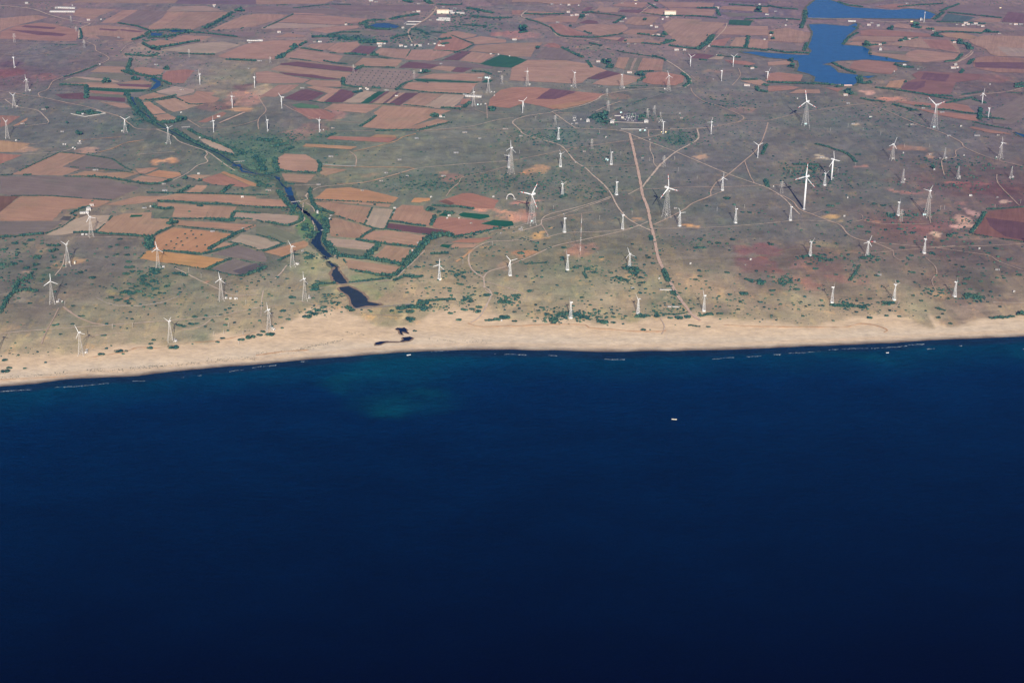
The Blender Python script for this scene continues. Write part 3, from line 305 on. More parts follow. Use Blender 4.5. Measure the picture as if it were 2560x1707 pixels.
# hedges and belts of trees: tile width height points
HEDGES = """0 9 6 1060 325 1160 290 1200 255 1400 243 1550 258;0 6 4 950 190 1100 215 1180 245;0 8 5 1190 303 1340 300 1500 262 1640 270 1900 300;0 9 6 1140 350 1210 390 1280 405;0 10 6 1230 390 1400 365 1500 345 1600 330;0 10 6 1640 232 1740 180 1860 102;0 14 7 1880 90 1960 90;0 9 5 1000 440 1200 455 1250 442;0 6 4 1430 432 1640 440 1720 440;0 9 5 1810 480 2048 492;0 9 5 1050 475 1020 560 1100 600 1190 615 1280 640 1370 682;0 8 5 980 570 1060 605;0 12 7 820 662 880 662;0 7 4 480 680 690 688;0 10 6 690 690 692 790;0 7 3 700 710 900 718 1150 728
0 10 5 1010 740 1050 830 1110 900 1170 960 1240 1000;0 7 4 1095 790 1140 840 1200 920 1250 980 1300 985;0 16 8 1300 985 1400 980 1470 955;0 5 4 1160 805 1230 800 1330 785 1410 765;0 5 3 510 620 640 580 780 525;0 9 5 1400 1040 1500 1112 1640 1180 1760 1222 1900 1250;0 9 5 1510 1040 1600 1088 1760 1150 1870 1200 1960 1240;0 4 3 510 1412 700 1415;0 8 4 700 1415 860 1425 1000 1447 1200 1477 1300 1467 1370 1440;0 6 4 190 1402 250 1400;0 9 5 1440 1540 1520 1492;0 9 5 1860 1478 1770 1545;0 5 3 1180 1545 1500 1550 1900 1558 2048 1565;0 16 4 620 910 740 892;0 16 4 700 915 800 905;0 3 3 440 365 620 362
0 5 4 640 235 655 300 640 318;0 12 6 1060 635 1110 642;0 10 5 1310 555 1350 560;0 4 3 1180 605 1300 610;0 4 2.5 1240 812 1400 783 1515 838 1650 842;0 3 2 480 1222 700 1242 900 1275 1010 1350 1110 1388;0 3 2 0 1408 90 1400 480 1220;0 3 2 500 1337 840 1357 1100 1390
4 8 5 -40 338 100 325 200 318 350 303;4 7 4 590 295 760 293 820 303 1060 318 1180 328;4 14 6 1195 330 1195 425;4 6 3 1210 328 1300 280 1390 240;4 12 5 1340 225 1420 212;4 4 2 1400 240 1560 260 1730 275 1880 298 2048 232;4 9 3.5 1670 430 1800 350 1900 298 1960 285;4 7 3.5 1310 440 1450 452 1620 468 1900 390;4 4 2 1830 370 1920 385 2048 425;4 3 2 1350 545 1500 568 1650 590 1860 498;4 7 3 1650 590 1750 540 1860 500;4 4 2 1860 500 1960 520 2100 560;4 10 4 1930 645 2048 605 2130 570;4 4 2 1680 592 1800 625 1930 645;4 4 3 1205 183 1320 183 1450 188 1640 185;4 5 4 1640 183 1850 192;4 6 4 1850 188 1880 130 2048 140
4 7 3.5 1262 42 1450 52 1600 65 1850 72;4 5 3 1850 75 2048 88;4 6 4 1640 185 1740 200 1860 205 1880 185 2020 190;4 4 2 1110 500 1180 440 1210 430;4 3 2 90 2 400 2 900 38;4 3 1.5 365 305 500 250 600 175;4 3 1.5 760 290 860 210 895 160;4 7 5 1220 90 1320 110 1380 100;4 5 4 560 150 640 105 720 85;4 9 5 110 770 200 750 290 770;4 8 4 20 900 60 820 110 770;4 7 4 110 760 150 690 210 660;4 6 3 220 670 260 610;4 5 3 10 935 30 880;5 7 4 80 210 180 230 260 240 340 210 375 180 350 130;5 9 5 280 140 300 100 310 90
5 8 5 180 -30 240 50 290 100;5 9 5 520 110 620 145;5 7 4 440 -60 430 -20 460 80 500 120 530 125;5 4 3 450 35 780 48 1090 65;5 4 3 650 165 860 232 940 262 1000 270;5 3 2 930 95 900 160 870 228;5 3 2 1110 112 1070 190 1035 265;5 6 4 1060 205 1160 215 1260 235 1360 245;5 7 4 1400 240 1430 160;5 4 3 940 268 1060 272 1400 318;5 7 3 840 338 880 305 940 270;5 9 4 805 350 870 362 1000 380 1120 395 1270 412;5 11 6 980 390 940 440 880 490;5 14 7 570 380 600 430 640 475;5 12 5 650 480 750 490 880 502;5 12 6 880 502 1000 520 1180 555
5 14 7 1180 560 1230 520 1280 460 1330 400 1370 350;5 16 8 1370 350 1440 330 1520 315 1580 320;5 9 5 1570 330 1650 325 1850 285 1960 258;5 9 5 960 635 1100 640 1180 575;5 7 4 800 605 900 615 940 628;5 3 2 700 508 740 585 960 632;5 6 3 740 698 900 680 1090 655;5 8 4 450 720 520 705 640 700;5 16 5 470 730 480 760;5 6 3 60 445 230 380;5 6 3 180 520 240 490 300 465;5 10 4 400 510 450 480;5 12 5 560 180 560 240 560 300;5 8 4 550 300 545 360 560 390;5 12 5 390 230 400 280;5 14 5 430 340 470 290;5 5 3 540 200 560 260;5 7 4 1410 80 1500 85 1640 92 1740 108
5 16 5 1370 105 1430 115;5 7 5 1450 135 1480 130;5 14 4 1510 135 1570 140;5 9 4 1400 465 1540 460;5 4 3 1560 428 1640 410;5 9 4 1180 640 1280 655 1330 640;5 8 4 1170 650 1100 680;5 7 3.5 1300 860 1400 840 1550 830 1600 830;5 14 5 1340 850 1330 870;5 14 4 1130 905 1230 890 1380 900;5 7 4 0 95 120 98 255 100;5 5 3 0 -10 100 -5;5 5 3 60 210 0 195;5 4 2 0 312 130 345 225 385;5 4 3 225 385 110 430 0 440;5 8 4 720 890 780 925;5 12 4 1190 540 1230 500
1 14 6 0 1260 30 1300 60 1370;1 16 5 20 1120 120 1130 200 1140;1 12 5 130 1180 260 1150;1 10 4 200 1220 300 1180;1 12 5 150 1270 155 1330 180 1370;1 10 4 70 1400 180 1380;1 8 4 240 1470 300 1480;1 8 4 0 1450 60 1485 120 1500;1 14 5 180 1530 210 1568;1 7 4 490 1290 515 1320 500 1380;1 6 4 170 1372 340 1380 480 1388;1 8 5 160 475 240 430 310 390;1 14 7 190 470 220 440;1 12 7 280 385 330 380;1 9 5 350 370 400 340;1 7 4 360 390 440 400 530 415;1 6 3 590 427 640 428;1 9 6 710 435 800 440 880 447;1 11 6 920 445 980 448;1 6 3 980 458 1060 470
1 5 3 270 470 340 478 440 490;1 6 4 540 492 640 510 730 518;1 9 6 800 558 860 532;1 5 4 870 540 1000 540;1 7 4 1000 540 1110 545;1 9 5 700 630 695 680;1 6 4 700 685 780 700 850 705;1 12 5 780 745 850 735;1 9 6 930 705 1000 710;1 6 4 1120 725 1170 680 1250 650;1 4 3 1110 715 1400 745 1700 757;1 8 4 1480 865 1560 868 1640 875;1 10 5 1660 865 1710 820;1 4 3 1010 838 1120 838 1440 868;1 7 4 1300 1048 1400 1020 1480 1000;1 7 4 1480 1000 1550 980;1 6 4 830 1015 900 975 960 930;1 7 4 960 1050 1120 1048 1290 1050
1 14 7 1400 935 1460 930;1 6 4 560 1100 640 1070;1 10 5 830 200 880 175 940 165 1020 165;1 12 5 880 215 940 235 1080 240;1 9 4 600 280 700 262 830 262;1 12 5 450 300 600 295 720 305;1 12 6 700 315 830 325 960 330;1 12 6 830 345 960 345 1050 340;1 10 5 1080 315 1150 290 1240 280;1 12 5 1080 160 1160 140 1300 120;1 9 5 1240 240 1310 245 1380 280;1 8 4 1400 260 1520 270;1 12 5 1460 325 1560 310;1 10 5 1480 360 1540 350;1 12 6 1180 10 1250 25;1 14 6 1350 5 1400 35;1 9 4 1450 40 1560 45 1650 40
1 12 6 1690 70 1800 90 1900 110;1 9 4 1700 130 1900 150 2048 145;1 8 4 1650 205 1850 215;1 6 3 1550 215 1640 220;1 4 3 0 40 150 45 300 38;1 4 3 300 70 600 38 760 42;1 3 3 60 230 180 175 300 118;1 4 3 1420 405 1550 412 1640 425;1 3 2 1740 350 1650 320 1560 285;1 3 2 1200 465 1240 400;1 4 3 1590 425 1680 395 1740 362;1 9 5 1310 590 1390 575;1 6 4 1730 575 1830 580 1880 600;1 12 6 1880 890 1910 870;1 5 4 430 810 540 825 600 830;1 3 2 620 712 720 700;1 4 3 1380 665 1290 640
2 7 4 100 115 230 120 420 115;2 8 5 560 108 700 100;2 8 5 540 150 580 135;2 5 4 110 155 230 190 310 225 340 265 400 295 500 300;2 9 5 580 255 630 275;2 6 4 500 300 640 305 750 295 860 280;2 9 5 860 278 880 270;2 5 3 640 108 760 118 900 135;2 9 4 820 190 900 140;2 5 3 1030 105 1190 125;2 7 4 1200 130 1500 135 1640 150;2 8 4 1640 85 1660 130;2 9 5 1010 275 1100 285;2 8 4 1110 290 1220 300;2 12 6 1200 280 1240 285;2 12 6 1200 355 1300 330;2 8 4 1040 350 1120 355 1190 365;2 10 5 1260 370 1400 388 1480 395
2 14 6 1480 400 1560 350 1600 290;2 10 4 1600 375 1700 385 1860 388 2048 410;2 9 5 1870 385 1890 300;2 9 5 400 385 450 410 510 440 570 465;2 9 5 710 495 800 530;2 12 6 760 540 810 545;2 10 5 720 480 760 490;2 8 4 1000 582 1100 575 1130 572;2 12 6 990 600 1060 610;2 9 5 1010 650 1060 625;2 7 4 1130 450 1210 475 1230 490;2 9 5 1360 590 1410 630 1420 670 1370 700;2 4 3 950 690 1090 690;2 7 4 640 545 600 490;2 9 5 1650 450 1830 465;2 7 4 1500 480 1560 485;2 7 4 1860 535 1960 545;2 9 5 1480 70 1640 70;2 6 3 1090 30 1160 70;2 6 4 1740 40 2048 60;2 12 5 1940 95 2000 100;2 7 4 1860 160 2048 150
2 7 4 1840 640 1960 640;2 9 5 1960 700 1970 730 2048 740;2 12 5 2010 680 2048 690;2 8 4 620 350 720 370;2 12 5 60 265 120 255;2 6 3 900 705 1000 705;2 6 4 690 700 720 695;2 12 6 630 950 700 915;2 12 5 1020 935 1060 930;2 7 4 2000 1240 2040 1160;2 5 4 1180 740 1220 745;2 4 3 790 900 920 855 1080 790;2 6 4 1700 925 1790 930;2 9 4 2030 1440 2048 1500;2 6 4 680 1540 760 1540;2 4 3 1140 460 900 425 760 395
3 9 5 0 400 150 425 330 430;3 9 5 290 410 310 350;3 10 5 265 230 290 160 300 90;3 7 4 0 150 150 155 260 165;3 7 4 0 50 100 70 240 80;3 9 4 560 20 640 45 760 60;3 8 4 600 360 640 310 720 265;3 9 5 760 375 850 365 940 350;3 12 5 960 235 1000 240;3 14 6 1160 220 1220 230;3 14 6 1270 238 1330 240;3 7 4 1370 265 1450 258 1700 270;3 10 5 1730 260 1850 265;3 10 5 1310 290 1400 300;3 9 5 1470 330 1520 345;3 14 7 1520 350 1590 360 1620 400;3 8 4 1050 335 1110 320;3 4 3 1120 325 1200 300;3 6 4 1040 60 1200 45;3 7 4 1200 45 1400 35
3 8 4 1380 95 1440 70 1530 35;3 6 4 1440 105 1700 130 1870 150;3 9 5 1330 160 1400 105;3 7 4 1350 180 1500 185 1740 195;3 8 4 1410 500 1500 490 1550 440;3 10 5 1010 520 1080 540 1170 545;3 8 5 520 510 620 560 700 590;3 12 6 730 620 740 670 830 665;3 9 5 0 660 120 668 300 672;3 10 5 300 672 460 678 520 685;3 10 6 540 700 600 690;3 14 6 620 730 680 760;3 7 4 860 705 1000 720 1160 745 1300 765 1480 775;3 7 4 740 790 830 810 940 820;3 7 4 1000 840 1160 880;3 9 5 1130 885 1200 885;3 8 4 1180 850 1300 860
3 7 4 1340 880 1450 885 1560 905 1670 915;3 7 4 1430 830 1560 800 1640 785;3 8 4 1640 800 1740 830;3 9 5 1700 870 1690 960;3 10 5 1980 680 2048 670;3 12 6 1980 700 2060 700;3 7 3 380 1155 450 1170 540 1200 620 1225 680 1270 700 1300;3 8 4 200 1320 300 1320 400 1325;3 9 4 320 1340 380 1370;3 5 3 1700 275 1750 235;3 8 4 1700 940 1900 960;3 5 3 1640 980 1780 1010 1950 1040;3 9 5 1600 520 1640 480;3 5 4 1550 760 1700 740;3 4 3 2048 750 1900 740;3 7 4 700 1240 740 1240;3 9 5 160 490 200 500;3 9 5 160 535 210 545
3 6 3 1160 740 1400 790 1500 800;3 9 4 1540 590 1560 560;3 9 4 680 215 720 235;2 3 2 1400 128 1400 130;7 5 3 1750 110 1850 105 2048 92;7 7 3 1620 300 1680 220 1740 130;7 4 2 1640 308 1850 345 2060 372;7 12 5 800 485 830 485;7 9 4 740 500 780 490;7 6 3 400 490 450 510 520 520;7 9 4 350 480 400 490;7 9 4 270 490 330 480;7 12 5 1440 320 1470 322;7 9 3.5 510 875 640 880 760 890;7 10 4 720 890 780 885;7 9 3.5 920 860 1010 855;7 14 4 1570 800 1640 800;7 9 4 1600 810 1720 815;7 7 3 1780 980 1880 975 1970 965;7 10 4 1990 945 2060 950;7 5 3 1340 895 1420 920;7 5 3 650 680 700 620 730 560
7 12 5 1110 160 1140 158;7 9 4 1010 160 960 150;6 6 3.5 1500 965 1600 945;6 10 4 1560 945 1610 945;6 7 3 1640 940 1690 945;6 14 4 900 590 960 580 1020 610;6 12 4 960 620 1000 630;6 7 3 830 650 940 685;6 5 3 100 545 280 535;6 9 4 1210 590 1250 690;6 9 4 1280 770 1320 800;6 7 3 1110 320 1120 350;6 5 3 1010 700 1070 690;6 14 4 440 945 540 950;6 12 4 540 970 620 980;6 10 4 690 1010 770 1010;6 12 4 330 980 340 1010;6 9 4 370 960 400 940;6 10 4 1000 960 1080 960;6 10 4 1140 955 1180 965;6 10 4 1310 970 1360 975;6 9 4 1380 965 1430 965
6 5 3 1200 945 1300 950 1380 940;6 5 3 1420 1035 1500 1048;6 9 4 0 800 70 795;6 9 4 390 20 430 -10;6 5 3 600 660 570 610;6 9 3 1820 780 1890 780;6 9 3 1860 665 1920 680;6 12 4 1970 680 2020 700;4 10 4 980 770 1080 780;4 10 5 1200 590 1280 600;4 9 4 1390 620 1500 640;4 9 4 1150 640 1120 670;4 9 4 1000 575 1080 570;4 8 4 380 400 480 400;4 9 4 400 450 460 430;4 10 4 270 500 320 490"""
# single bushes: tile then u v width ...
BUSHES = """4 645 608 50 735 650 62 735 705 30 935 465 42 1015 470 50 1078 468 25 1030 525 52 880 405 38 1015 412 45 940 390 40 960 343 45 760 462 22 570 465 22 855 487 36 910 480 22 435 490 40 490 465 30 20 545 60 105 540 75 300 480 60 130 495 35 210 575 55 275 585 45 355 632 36 385 575 40 30 425 60 120 375 60 200 380 40 290 545 60 250 350 60 410 525 25
4 1250 610 80 1330 640 50 1120 600 50 1060 600 50 1010 620 60 1160 640 60 1230 680 70 1150 670 55 1150 700 60 1190 715 50 1240 740 60 1150 740 40 1090 720 50 1050 735 40 1110 760 60 1050 780 60 1335 720 50 1030 700 40 1045 705 30 1000 770 45 935 830 55 1010 838 50 1050 822 40 1030 857 40 1125 866 25 890 810 50 1150 795 35 1195 800 30 1240 790 35 1280 775 40 1440 770 25 780 735 0 905 550 25 690 975 0
4 665 957 30 635 960 30 585 876 35 400 942 16 355 1088 22 485 1104 30 430 1032 35 460 1028 30 580 1022 35 855 1022 30 1440 982 0 1475 1040 40 1435 1030 50 1530 1020 60 1575 1018 40 1558 963 48 1645 955 28 1770 950 40 1805 910 28 1838 898 28 1820 935 20 1860 922 18 1710 1005 18 1780 1135 44 1930 1145 55 2005 1125 85 1740 1165 40 1230 1150 40 1207 1180 40 1200 1213 55 1385 1205 95 950 1237 72 1010 1238 32 983 1262 26 890 1197 20 850 1218 30 812 1263 58 365 1330 26 75 1372 50 42 1397 76 200 1376 34 1540 1183 18 40 1310 50 150 818 30 60 1008 22 240 855 40 500 850 18 150 900 0
4 620 715 14 590 655 0 520 630 26 430 640 0 1900 728 14 1810 795 20 1600 960 0 1860 400 0 740 40 22 1515 125 28 1600 75 60
5 290 808 60 215 917 55 195 968 36 258 983 42 208 1055 28 55 1082 50 110 1103 80 30 1108 50 290 857 34 490 680 45 455 578 28 250 660 32 420 495 50 405 455 50 330 465 50 120 690 20 545 785 35 560 840 45 620 850 40 665 850 38 540 885 55 425 930 60 500 915 60 550 920 50 410 960 75 470 938 60 470 905 30 580 790 28 610 785 24 480 870 0 105 328 30 20 135 40 650 315 22 100 630 24 60 650 30 170 650 30
5 1230 920 70 1235 978 85 1240 1003 40 1090 915 40 1155 925 45 1350 900 80 1270 885 60 1555 935 44 1590 928 20 1620 988 50 1785 888 55 1770 920 64 1665 905 60 1730 900 55 1690 820 60 1720 840 50 1660 830 50 1850 790 66 1850 730 34 1920 775 44 1980 840 90 2030 850 60 1990 965 90 1930 985 60 1880 990 60 1840 995 30 1640 705 50 1700 728 40 1750 735 34 1550 738 40 1550 760 30 1360 738 28 1375 780 26 1440 810 22 1330 772 16 1205 745 16 1245 735 16 1560 795 30 1215 770 24 1270 1077 34 870 968 0 905 913 24
5 1610 625 60 1655 610 50 1660 645 45 1600 640 40 1560 600 42 1620 595 34 1780 608 36 1840 598 38 1500 600 30 1400 550 34 1450 530 30 1640 500 30 1290 565 55 1340 562 28 1240 630 50 1300 640 60 1480 560 24 1590 545 0 1400 440 0 1640 740 0 1750 480 16
6 415 410 46 285 420 34 308 412 26 205 378 24 188 405 22 183 428 24 258 385 22 655 423 36 715 490 40 400 490 40 400 510 30 592 412 22 618 520 30 545 560 34 510 570 50 600 580 46 655 610 40 560 495 20 930 560 50 890 570 36 962 585 46 990 610 60 1020 650 50 1070 635 28 795 615 30 800 655 34 860 655 46 905 670 34 1050 690 34 985 490 20 970 515 24 980 545 20 1060 550 28 1090 490 46 1075 475 26 1030 430 30 965 385 26 930 340 0 955 248 28 1110 320 22 1150 335 18 1110 350 30 1140 370 24 1180 440 24 1135 460 28 1185 470 22 1130 535 46 1205 610 24 1235 640 28 1250 680 24 1270 722 34 1270 660 18 1285 690 26 1300 770 34 1315 795 28 1345 775 24 1395 735 14 1345 862 34
6 1200 605 20 1765 345 46 1580 370 30 1480 410 60 1530 412 50 1650 375 50 1720 382 30 1500 378 20 1740 435 24 1460 440 20 1505 340 44 1610 335 20 1675 315 20 1540 315 24 1720 610 44 1825 628 24 1505 640 38 1470 667 40 1430 665 20 1495 595 28 1550 600 18 1955 600 28 2030 605 20 1880 665 40 1920 685 40 1990 680 50 1985 700 60 1745 785 36 1858 780 70 1720 830 22 1595 750 14 1610 815 16 1640 815 18 1810 905 34 1780 700 18 1570 1043 38 1665 985 20 1435 900 34 1460 870 20 1345 940 0 1845 128 36 1900 130 36 1560 80 24 2000 120 20 1780 70 30 1720 15 60 1650 400 16
6 145 757 58 560 810 40 200 640 24 110 645 24 40 640 26 240 598 22 170 582 14 70 455 60 50 797 40 20 925 36 20 998 46 190 870 26 240 890 44 210 915 36 180 1000 34 265 975 30 285 940 40 330 985 36 345 1005 30 270 1005 30 330 1012 50 395 985 32 375 955 40 395 935 30 440 930 40 500 940 44 430 975 34 560 965 50 620 985 36 520 1000 24 690 965 44 735 1010 60 760 968 30 810 965 44 815 940 26 808 1010 44 890 1022 24 765 1035 18 660 910 30 540 915 24 580 935 30 620 940 30 1050 1068 46 1105 1070 14 1068 775 22 1070 742 28 965 742 34 1020 715 22 1000 965 40 1045 965 46 1095 958 34 1155 962 44 1265 972 44 1340 975 55 1405 967 54 1165 877 18 1190 935 22 1210 955 24 1135 915 22 1150 935 20 910 960 34 860 945 22 600 890 14 50 815 26 30 830 34 60 845 24
7 330 540 50 30 755 46 295 805 28 440 875 34 430 835 30 230 745 50 220 710 24 545 628 34 320 635 34 380 580 46 430 540 0 545 485 16 590 480 24 640 470 30 765 495 50 880 505 46 830 483 44 930 460 24 980 385 22 1075 412 46 1145 475 42 1120 495 22 1130 510 20 1305 455 56 1410 398 36 1395 355 38 1635 382 30 1455 322 40 1540 328 38 1585 313 26 1825 418 44 1760 455 40 1735 440 18 1500 548 34 1560 565 40 1840 485 26 1855 520 24 1810 530 22 1930 505 40 1860 550 0 1945 575 0 1890 655 34 1880 640 22 1795 690 22 1830 655 30 1700 680 34 1725 635 34 1525 608 16 1405 638 18 1345 635 24 1590 660 50 1640 655 0 1575 700 44 1530 710 24 1620 745 34 1160 797 24 1225 835 34 1280 745 36 1310 760 28 1375 750 34 1380 775 36 1340 800 34 1440 820 34 1615 860 22 1855 885 26 1855 797 20 1780 765 30 2005 768 0 1990 605 22 2010 630 46 1700 815 24 1660 820 30 1535 822 22
7 815 970 48 950 955 40 1053 962 38 1360 970 46 1395 942 24 1460 1018 36 1540 870 14 60 903 22 10 905 18 375 880 12 545 875 50 600 855 28 660 870 60 680 880 50 750 890 60 800 870 44 815 820 40 880 850 34 1000 855 50 950 860 50 790 650 20 740 640 26 870 635 44 890 610 20 885 540 0 1160 610 44 1130 605 22 1010 500 0 120 700 60 180 690 44 150 650 34 100 690 34 175 660 34 45 650 30 500 515 40 475 130 40 820 160 0 800 195 30 940 270 28 1000 215 26 740 245 50 800 285 44 880 300 18 1045 262 30 1070 265 30 1050 235 20 1095 290 30 1150 293 50 1185 155 40 1120 155 44 1080 130 30 975 160 44 960 135 34 1265 120 36 1250 105 18 1365 118 24 1325 135 20 1310 150 26 1500 298 40 500 75 60 560 60 34 760 65 20 850 60 40 920 75 44 30 188 24 400 400 36 370 375 22 25 385 46 5 375 24 1530 105 36 1605 205 22 240 715 0 1470 190 30"""
# turbines: tile base_u base_v hub_u hub_v type radius blade-tip pixels... | where it stands
TURB = """0 115 545 107 460 T 12 107 438 122 458|far upper left on purple scrub, near left edge
0 218 730 208 637 A 14 203 598 239 656 194 652|above the track fork at the far left edge
0 115 857 107 763 A 14 85 755 135 752 117 802|beside the track fork at the far left edge
0 60 1107 48 972 A 14.5 24 945 69 962|nearest the left edge beside the orange bare patch
0 1003 1058 997 956 A 14.5 960 931 1037 935 995 1000|just below the walled dark grove
0 1350 1150 1340 1022 A 14.5 1312 994 1373 1003 1332 1062|on the wide lattice at the track beside the creek bend
0 1600 677 1597 595 T 14 1594 553 1613 616 1579 608|standing on pale bare ground right of the blue creek pool
0 1859 865 1851 772 T 14 1843 738 1878 774 1842 803|at the orange earth pits
0 1710 1058 1706 968 T 14 1706 926 1682 968 1721 993|just right of the creek track crossing
0 2038 702 2035 618 T 14 2031 590 2048 620|above the orange earth pits
1 207 867 204 778 T 13.5 181 749 229 772 197 808|beside the dark maroon plots
1 92 1052 86 962 T 14 80 921 78 985|left of the grey scrub beneath the red fields
1 508 1056 505 962 T 14 517 933 483 948|below the long red wedge field
1 1741 848 1738 738 A 15 1733 690 1757 766 1722 752|in front of the farm compound with white poles
1 1858 743 1856 630 A 14 1826 624 1868 622|in front of the small green plot
-1 1277.3 434 1276.6 369.6 N 18 1277.2 351.6 1264 376 1288 380.5|tallest lattice, left of the winding pale track
-1 1271.6 419 1271.5 389.4 B 14 1262.2 389.5 1277.8 381 1277.8 400.5|short one half hidden behind the tallest lattice
2 121 686 123 573 A 14 125 540 98 574 131 603|leftmost in the row before the red ploughland
2 498 699 500 583 A 14 483 566 514 570|second in the row before the red ploughland
2 877 711 880 598 A 14 870 590 888 592|third in the row before the red ploughland
2 1251 723 1252 607 A 14 1246 575 1285 623 1230 638|rightmost in the row before the red ploughland
2 1427 531 1431 456 T 15 1407 432 1460 439 1422 486|left of the pair below the reservoir's long arm
2 1768 534 1771 456 T 14.5 1744 439 1798 432 1768 490|right of the pair below the reservoir's long arm
2 1675 649 1679 568 T 13 1681 550|on plain grey scrub below the reservoir pair
2 2042 641 2043 576 T 14 2014 569 2060 541 2046 600|just left of the reservoir outlet
2 85 902 88 812 T 15 117 780 47 802 94 851|left of the track junction under the orange strip
2 371 1116 371 1026 B 13 366 1022|in the bushes below the left pylon
2 387 1333 386 1230 B 13.5 380 1207 373 1270|beside the winding pale track, above its bend
2 793 1316 797 1218 B 13.5 823 1222 788 1212|next to the cyan hut left of the red road
2 1208 1071 1209 976 T 14 1195 944 1236 975 1197 1006|between two yellow huts by the substation
2 1592 1072 1595 978 T 14 1608 944 1560 978 1611 1008|at the track fork right of the substation
2 1965 1262 1970 1161 T 14.5 1935 1140 2008 1145 1968 1205|beside the curving track left of the hedge arc
-1 1405.7 490 1405.4 460 B 13 1416.5 457.4 1403.8 456.5|in green bushes right of the big red-tipped lattice
2 835 1559 837 1457 B 13 828 1452|alone left of the red road's middle
-1 1665.6 543 1667.2 469 DL 31 1660.6 432.5 1690.8 481 1646.5 498|big red-tipped right of the red road
2 1682 1523 1687 1421 B 13.5 1720 1437 1658 1446|beside the curving track right of the red road
-1 1329.4 561.5 1328.2 485.9 DL 32 1343.7 454.3 1300.4 480.9 1340.6 520|big red-tipped left of the striped mast
3 298 1003 307 813 DL 31 302 717 240 861 384 855|big red-tipped below the reservoir's foot
3 1328 1031 1338 839 DL 31 1280 780 1416 808 1322 925|big red-tipped by the fields at far right
3 1712 833 1719 748 T 14 1726 712 1692 765 1739 765|white tube near the upper right edge
3 1762 948 1769 866 T 13 1773 853|lower of the two white tubes near upper right edge
3 993 1279 1003 1153 A 17 1020 1115 963 1162 1025 1187|on open ground left of the bare towers
3 1858 1271 1867 1142 A 16 1864 1102 1896 1143 1840 1173|beside the track at the far right edge
3 507 1441 516 1275 M 21 514 1222 459 1332 551 1283|tall plain white tube by the hedge arc
-1 2009.7 523 2015.8 441.3 DT 32 2021.9 405.1 1987.2 451.5 2038.8 466.8|biggest white tube with red tips
3 452 1483 459 1387 B 13.5 494 1379 456 1380|between the two tall white tubes
-1 2317.8 542 2321.2 476.8 N 17 2331 462.7 2305.9 472.3 2325.6 494.5|tallest lattice near right edge above red soil
4 730 325 718 166 A 14.5 692 119 766 173 697 208|topmost of the left group, at the field hedge
4 545 558 536 386 A 14.5 489 364 555 360|left group, below the hedge end
4 418 858 409 679 A 14.5 402 615 356 709 466 695|left group, beside the dirt path junction
4 648 1272 632 1090 A 14.5 600 1031 677 1102 608 1139|at the left beach edge, nearest the sea
4 1363 1162 1354 1001 A 14.5 1311 975 1372 967|at the beach edge, second from left
4 1267 583 1261 419 A 14.5 1248 366 1306 448 1219 451|in front of the orange field
4 1770 834 1763 665 A 14.5 1753 605 1806 698 1722 690|beside three white cabins
5 292 562 286 403 A 14.5 259 351 318 400 274 446|left of the river beside the orange field
5 390 834 383 662 A 14.5 375 603 411 699 346 684|left of the river above the beach
5 105 1082 97 909 A 14.5 86 847 122 943 61 933|at the beach edge, third from left
5 1466 670 1470 550 B 13.5 1504 578 1469 528|left of the sandy track junction
5 2032 636 2033 515 B 14 2002 475 2016 566|right of the sandy track junction
6 419 291 420 178 B 13 400 180 434 172|just left of the striped mast
6 884 266 885 154 B 13.5 868 134 898 129|on the pale track left of the road crossing
6 1340 241 1342 133 B 13 1391 142 1338 128|just right of the red road crossing
6 1787 216 1796 104 B 13.5 1794 92 1829 123|by the scrub right of the road crossing
6 443 591 447 474 B 13 463 491|on dark bushes right below the mast
6 939 576 943 463 B 14 935 424 993 479 918 496|on dark bushes left of the red road
6 468 977 473 850 B 13.5 493 883 480 832|left of three nearest the beach, on thick bushes
6 1008 942 1012 824 B 13.5 1068 826 1010 820|middle of three nearest the beach, one blade level
6 1534 921 1538 796 B 14 1527 740 1511 826 1562 819|right of three nearest the beach, beside the road end
7 178 195 188 88 B 13.5 180 130|left below the biggest white tube
7 1040 156 1046 50 B 13 1044 46|left of the tallest right lattice
7 337 479 343 367 B 13.5 385 342 341 362|above the red soil patch
7 794 479 804 365 B 14 825 319 767 375 829 401|beside the parked vehicles on the track
7 1248 458 1260 345 B 13 1284 363 1258 337|on the right of the long crossing track
7 511 853 518 729 B 13 525 722 512 724|left of three above the right beach
7 1008 832 1015 708 B 13.5 1011 674 1003 757|middle of three above the right beach
7 1493 804 1506 687 B 13 1512 680|right of three above the right beach
3 1077 1457 1075 1350 X 0|leftmost of the rotorless towers
3 1411 1275 1414 1180 X 0|upper of the rotorless towers
3 1518 1427 1522 1330 X 0|middle of the rotorless towers
3 1943 1427 1947 1330 X 0|rightmost of the rotorless towers
4 -45 1290 -63 1108 A 14.5 -55 1050 -20 1105|off the left edge, its shadow on the scrub
7 2118 428 2131 315 B 14 2120 270 2160 330|off the right edge, its shadow on red soil"""
